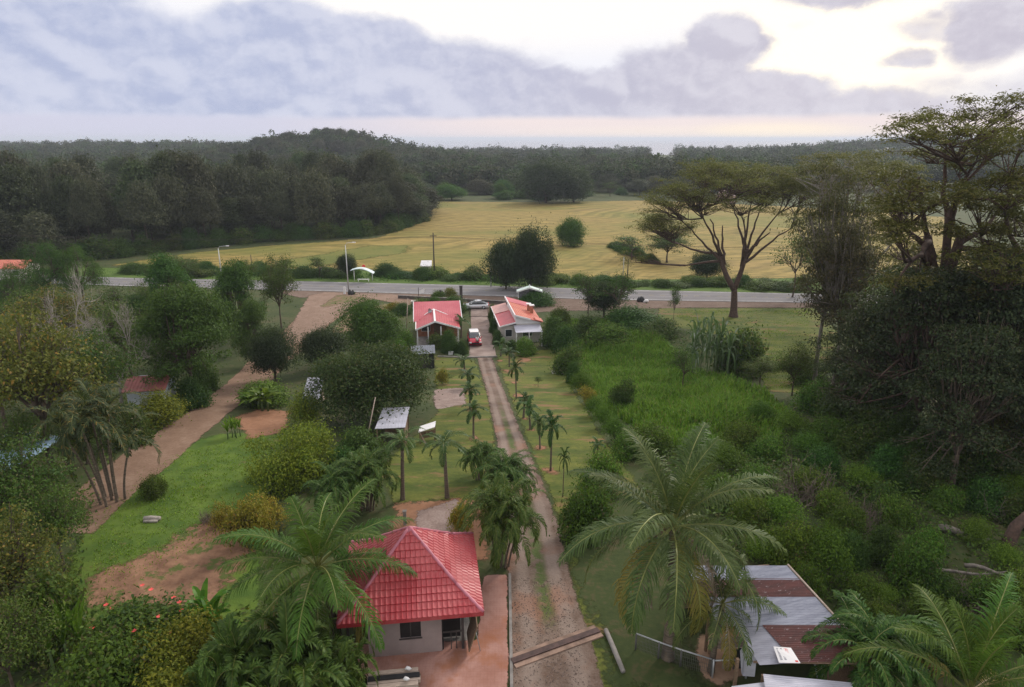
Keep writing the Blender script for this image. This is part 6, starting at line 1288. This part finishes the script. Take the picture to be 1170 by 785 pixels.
for i, (px, b, t, w) in enumerate([(935, 470, 432, 50), (960, 485, 440, 60), (1000, 500, 455, 60), (1030, 512, 468, 56), (1060, 530, 480, 60), (1100, 545, 500, 56), (1140, 555, 508, 60), (1165, 545, 490, 60), (985, 520, 480, 50), (950, 510, 478, 50), (1010, 545, 508, 56), (1050, 560, 525, 50), (1125, 585, 548, 56), (1085, 520, 470, 56), (1120, 510, 455, 60), (1155, 505, 440, 60), (975, 462, 420, 54), (1020, 478, 430, 56), (925, 440, 408, 40), (940, 540, 508, 46), (1165, 600, 560, 50), (1010, 585, 555, 46)]):
    T(rng.choice(['bush3', 'bush2', 'bush3', 'bush']), px, b, t, w, 'shaded bush filling the ground below the dark trees at the right', 'shade_bush', 'bush', 'shaded bushes below the dark trees')
for kd, px, b, t, w, lab in [('shade2', 1015, 470, 350, 100, 'dark tree filling the gap left of the broad tiered trees'), ('loose2', 905, 452, 392, 50, 'grey-green shrub tree at the foot of the coppery trees'), ('loose2', 868, 440, 408, 44, 'weedy shrub tree on the bank right of the huge-leaved plant'), ('shade', 1150, 500, 300, 150, 'dark tree behind the broad one at the right edge')]:
    T(kd, px, b, t, w, lab, 'dark_tree' if kd.startswith('shade') else 'tree')
T('banana', 893, 628, 606, 34, 'small banana plant in the scrub behind the rusty shed', 'banana_plant', 'banana plant')
T('brush', 915, 570, 532, 76, 'grey heap of leafless brush in the scrub', 'brush_heap', 'brush heap')
T('brush', 980, 600, 570, 60, 'leafless brush heap in the scrub with a pale forked branch', 'brush_heap', 'brush heap')
T('brush', 1150, 590, 562, 70, 'leafless brush heap at the right edge', 'brush_heap', 'brush heap')
T('brush', 1110, 690, 668, 90, 'heap of cut branches near the fallen log', 'brush_heap', 'brush heap')
def log(name, a, b, r, label, mat=BARK_GREY, up=.2):
    a, b = G(*a), G(*b); mb = MB(); d = b - a
    mb.tube([(d * t + Vector((0, 0, up + .12 * math.sin(t * 7)))) for t in np.linspace(0, 1, 7)], [r * (1 - .06 * i) for i in range(7)], 8)
    return tag(mb.build(name, mat, None, a), label, 'log')
log('fallen_log', (1072, 606), (1130, 622), .22, 'pale fallen log lying in the scrub')
log('fallen_log', (1100, 655), (1165, 668), .12, 'thin grey fallen trunk near the right edge', up=.5)
log('fallen_log', (1050, 660), (1150, 662), .10, 'long thin fallen pole among the cut branches', up=.4)
mb = MB(); mb.tube([(0, 0, -.1), (0.1, 0, .5), (.35, .1, 1.3), (.9, .1, 2.1)], [.42, .36, .32, .26], 10)
tag(mb.build('tree_stump', BARK_BROWN, None, G(1150, 625)), 'brown leaning tree stump at the right edge', 'stump')
mb = MB(); mb.tube([(-.5, 0, .14), (-.1, .05, .15), (.5, 0, .16)], [.16, .17, .15], 9); mb.tube([(-.4, -.25, .1), (.45, -.2, .1)], [.09, .1], 7)
tag(mb.build('cut_log', BARK_PALE, None, G(174, 595)), 'cut pale logs lying on the left lawn', 'log')

# ---------------------------------------------------------------- ground cover nobody could count
def scatter(name, polys, n, mk, mat, label, seed=3, even=(.45, .9)):
    rng = np.random.default_rng(seed); out = []
    Ps = [[tuple(G(*p)[:2]) for p in P] for P in polys]
    for P in Ps:
        a = np.array(P); A = abs(sum(a[i][0] * a[(i + 1) % len(a)][1] - a[(i + 1) % len(a)][0] * a[i][1] for i in range(len(a)))) / 2
        m = int(n * A); lo, hi = a.min(0), a.max(0); k = int(m * (hi - lo).prod() / max(A, 1)) ; X = rng.uniform(lo[0], hi[0], k); Y = rng.uniform(lo[1], hi[1], k)
        ok = poly_sd(P, X, Y) > 0; X, Y = X[ok], Y[ok]
        # patchy growth
        h = np.array([mnoise.noise((x * .18, y * .18, 3.7)) for x, y in zip(X, Y)]); keep = rng.random(len(X)) < even[0] + even[1] * h
        out.append(mk(np.stack([X, Y, zt(X, Y)], 1)[keep], h[keep], rng))
    return tag(link(name, quad_mesh(name, np.concatenate(out), mat)), label, name.replace('_', ' '), None, 'stuff')
def grass(hgt, w, blades=3):
    def f(P, h, rng):
        P = np.repeat(P, blades, 0) + np.concatenate([rng.normal(size=(len(P) * blades, 2)) * .12, np.zeros((len(P) * blades, 1))], 1); n = len(P)
        a = rng.uniform(0, 6.28, n); d = np.stack([np.cos(a), np.sin(a), np.zeros(n)], 1); s = np.stack([-d[:, 1], d[:, 0], np.zeros(n)], 1)
        H = (hgt * rng.uniform(.5, 1.3, n) * np.repeat(.75 + .6 * h, blades))[:, None]; l = H * rng.uniform(.15, .6, (n, 1)); up = np.array([0, 0, 1.])
        m = P + up * H * .65 + d * l * .35; t = P + up * H * .92 + d * l
        return np.concatenate([np.stack([P - s * w, P + s * w, m + s * w * .8, m - s * w * .8], 1), np.stack([m - s * w * .8, m + s * w * .8, t + s * w * .1, t - s * w * .1], 1)])
    return f
def cover(hgt, size):
    def f(P, h, rng):
        n = len(P); z = hgt * rng.random(n) ** 1.5 * np.clip(.55 + 1.1 * h, .15, 1.5)
        return leaf_quads(P + np.stack([np.zeros(n), np.zeros(n), z + .05], 1), nrm(np.array([0, 0, 1.]) + .7 * rng.normal(size=(n, 3))), size * rng.uniform(.6, 1.5, n), size * .5 * rng.uniform(.6, 1.4, n), rng)
    return f
scatter('tall_grass', [[(636, 366), (700, 370), (757, 390), (802, 425), (874, 450), (908, 475), (884, 520), (780, 522), (692, 470), (650, 420)]], 18, grass(1.1, .05), L_meadow, 'tall bright green grass filling the meadow right of the lawn', even=(.8, .7))
scatter('undergrowth', [[(720, 560), (780, 500), (900, 462), (960, 470), (1010, 470), (1300, 470), (1300, 640), (1180, 820), (1000, 790), (962, 710), (900, 640), (790, 640)],
                        [(690, 375), (760, 372), (800, 385), (800, 420), (760, 400), (700, 382)]], 46, cover(1.1, .26), L_under, 'low tangled undergrowth covering the slope below the dark trees')
scatter('weeds', [[(-60, 500), (130, 520), (100, 600), (90, 700), (130, 800), (-100, 800), (-100, 600)], [(60, 690), (300, 690), (300, 820), (60, 820)], [(130, 452), (260, 440), (190, 490), (100, 545), (-40, 520), (-60, 440)]], 26, cover(.8, .28), L_under, 'low weeds covering the ground of the lower left thicket', seed=4)
scatter('verge_grass', [[(135, 308), (400, 312), (560, 318), (700, 323), (930, 322), (930, 333), (690, 329), (400, 321), (150, 316)]], 5, cover(.9, .42), L_bright, 'rough green growth on the verge beyond the road', seed=6)
scatter('lawn_tufts', [[(100, 600), (200, 520), (300, 495), (300, 560), (240, 620), (120, 690)], [(760, 355), (925, 355), (925, 445), (880, 445), (850, 400)]], 26, grass(.13, .03, 2), L_meadow, 'short uneven grass tufts on the lawns', seed=7)

# ---------------------------------------------------------------- forest beyond the field
def forest_kind(name, seed, H, W, n, per, size, lm, shape, bark=BARK):
    k = make_kind(name, seed, H, W, H * .22, n, W * .15, per, size * 1.35, lm, bark, shape, .7, tr=.3, forks=False, lo=-.5, shell=(.5, 1.15), jit=.75)
    return k
K['f1'] = forest_kind('forest_a', 101, 20, 15, 64, 42, .75, L_forest, 'dome')
K['f2'] = forest_kind('forest_b', 102, 20, 14, 70, 42, .72, L_forest2, 'column')
K['f3'] = forest_kind('forest_c', 103, 18, 16, 64, 38, .80, L_forest, 'umbrella')
K['f4'] = forest_kind('forest_d', 104, 18, 13, 60, 42, .72, L_forest, 'column')
def forest_tree(x, y, H, W, kind, label, group, rng):
    k = K[kind]; s = Vector((W / k['W'], W / k['W'], H / k['H'])); p = (x, y, float(zt(x, y)))
    r = empty('forest_tree', p, rng.uniform(0, 6.28), label, 'tree', group); r.scale = s
    link('trunk', k['trunk'], r); link('crown', k['crown'], r)
rng = random.Random(21)
front = [G(*p) for p in [(-160, 305), (-60, 303), (60, 297), (130, 293), (200, 284), (290, 275), (380, 270), (440, 266), (486, 250)]]
cnt = 0
for row in range(9):
    off = row * 13.0 + (row > 4) * (row - 4) * 8
    pts = [(p.x - off * .15, p.y + off) for p in front]; L = [0]
    for a, b in zip(pts, pts[1:]): L.append(L[-1] + math.dist(a, b))
    s = 4.0
    while s < L[-1]:
        x = np.interp(s, L, [p[0] for p in pts]) + rng.uniform(-2.5, 2.5); y = np.interp(s, L, [p[1] for p in pts]) + rng.uniform(-4, 4)
        s += (8.5 if row < 3 else 12.5) * rng.uniform(.8, 1.2)
        edge = min(1, (L[-1] - s) / 40 + .45)
        H = rng.uniform(14, 24) * edge * (1.0 if row else .8) * (1 if row < 5 else .95); W = rng.uniform(9, 15) * (.8 if row == 0 else 1)
        near = row < 3
        forest_tree(x, y, H, W, rng.choice(['f1', 'f1', 'f4', 'f3', 'f2']), 'brownish dark tree in the front of the forest left of the field' if near else 'dark tree deeper inside the forest left of the field', 'front trees of the left forest' if near else 'inner trees of the left forest', rng); cnt += 1
fb = [(p.x, p.y) for p in front]; L = [0]
for a, b in zip(fb, fb[1:]): L.append(L[-1] + math.dist(a, b))
s = 2.0
while s < L[-1] - 2:                                            # low growth that closes the forest edge
    x = np.interp(s, L, [p[0] for p in fb]) + rng.uniform(-1, 1); y = np.interp(s, L, [p[1] for p in fb]) - rng.uniform(1, 4); s += rng.uniform(3.5, 5.5)
    k = K[rng.choice(['bush3', 'bush2', 'bush3'])]; h = rng.uniform(2.5, 6); w = rng.uniform(5, 9)
    r = empty('forest_edge_bush', (x, y, float(zt(x, y))), rng.uniform(0, 6.28), 'dark low bush closing the front edge of the left forest', 'bush', 'bushes along the forest edge'); r.scale = (w / k['W'], w / k['W'], h / k['H'])
    link('trunk', k['trunk'], r); link('crown', k['crown'], r)
# wooded hill and coast woods: nearer trees one by one, the rest as one mass
hill = []
for i in range(110):
    x = rng.gauss(-165, 85); y = rng.uniform(530, 680); hill.append((x, y))
for x, y in sorted(hill, key=lambda q: -q[1]):
    forest_tree(x, y, rng.uniform(11, 16), rng.uniform(11, 17), rng.choice(['f1', 'f2', 'f3']), 'dark tree on the wooded hill rising above the horizon', 'trees on the wooded hill', rng)
for i in range(60):
    px = rng.uniform(470, 1000); Y = rng.uniform(392, 540); p = atY(px, 300, Y)
    forest_tree(p.x, Y, rng.uniform(8, 13), rng.uniform(10, 16), rng.choice(['f1', 'f2', 'f2', 'f3']), 'dark green tree in the woods beyond the rice field', 'trees in the woods beyond the field', rng)
L_far = [leafmat('distant_leaf', *c, trans=.1, spec=.05) for c in (((0.012, 0.018, 0.010), (0.020, 0.029, 0.014), (0.034, 0.045, 0.020)), ((0.022, 0.032, 0.014), (0.038, 0.052, 0.021), (0.060, 0.076, 0.030)), ((0.030, 0.036, 0.020), (0.052, 0.056, 0.030), (0.082, 0.082, 0.044)), ((0.022, 0.044, 0.014), (0.040, 0.072, 0.020), (0.066, 0.104, 0.030)))]
for i in range(54):
    px = rng.uniform(476, 900); Y = rng.uniform(350, 440); p = atY(px, 300, Y)
    forest_tree(p.x, Y, rng.uniform(5, 10), rng.uniform(9, 15), rng.choice(['f1', 'f2', 'f2', 'f3']), 'tree in the belt right behind the rice field', 'tree belt right behind the field', rng)
def far_wood():
    rg = np.random.default_rng(33); Q = []; MI = []
    Y = 385 + 905 * rg.random(9000) ** 1.5; X = Y * rg.uniform(-.86, .86, 9000)
    az = X / Y; keep = (np.abs(az) < .86)
    gap = (np.abs(az - .212) < .02) & (Y > 600); keep &= ~gap
    keep &= ~((az > -.16) & (az < .6) & (Y < 385))
    nz = np.array([mnoise.noise((x * .012, y * .012, 1.3)) for x, y in zip(X, Y)]); keep &= nz > -.34
    X, Y, nz = X[keep], Y[keep], nz[keep]
    for x, y, q in zip(X, Y, nz):
        H = rg.uniform(8, 15) + 5 * q; W = rg.uniform(9, 17); z = float(zt(x, y)); m = 190 if y < 640 else 84
        nb = 5; c0 = rg.normal(size=(nb, 3)) * np.array([W * .22, W * .22, H * .12]) + np.array([x, y, z + H * .66])
        u = sph(m, rg, -.5); P = c0[rg.integers(0, nb, m)] + u * np.array([W * .26, W * .26, H * .24]) * rg.uniform(.7, 1.1, (m, 1))
        Q.append(leaf_quads(P, nrm(u * .6 + .7 * rg.normal(size=(m, 3)) + (0, 0, .5)), (1.25 if y < 640 else 1.8) * rg.uniform(.6, 1.4, m), 1.1 if y < 640 else 1.5, rg)); MI += [int(rg.integers(0, 4))] * m
    return np.concatenate(Q), MI
FW = far_wood()
tag(link('far_woods', quad_mesh('far_woods', FW[0], L_far, FW[1])), 'far-off woods stretching to the sea', 'woods', None, 'stuff')
# ---------------------------------------------------------------- evening air
def build_haze(density=0.00017):
    m, g, out = newmat('evening_haze'); v = g.node('ShaderNodeVolumePrincipled')
    v.inputs['Color'].default_value = (0.80, 0.86, 0.98, 1); v.inputs['Density'].default_value = density; v.inputs['Anisotropy'].default_value = 0.2
    g.l.new(v.outputs[0], out.inputs['Volume'])
    mb = MB(); mb.box(-17000, 17000, -200, 18500, -40, 42); o = mb.build('haze', m); o['kind'] = 'stuff'; o.display_type = 'WIRE'
build_haze()
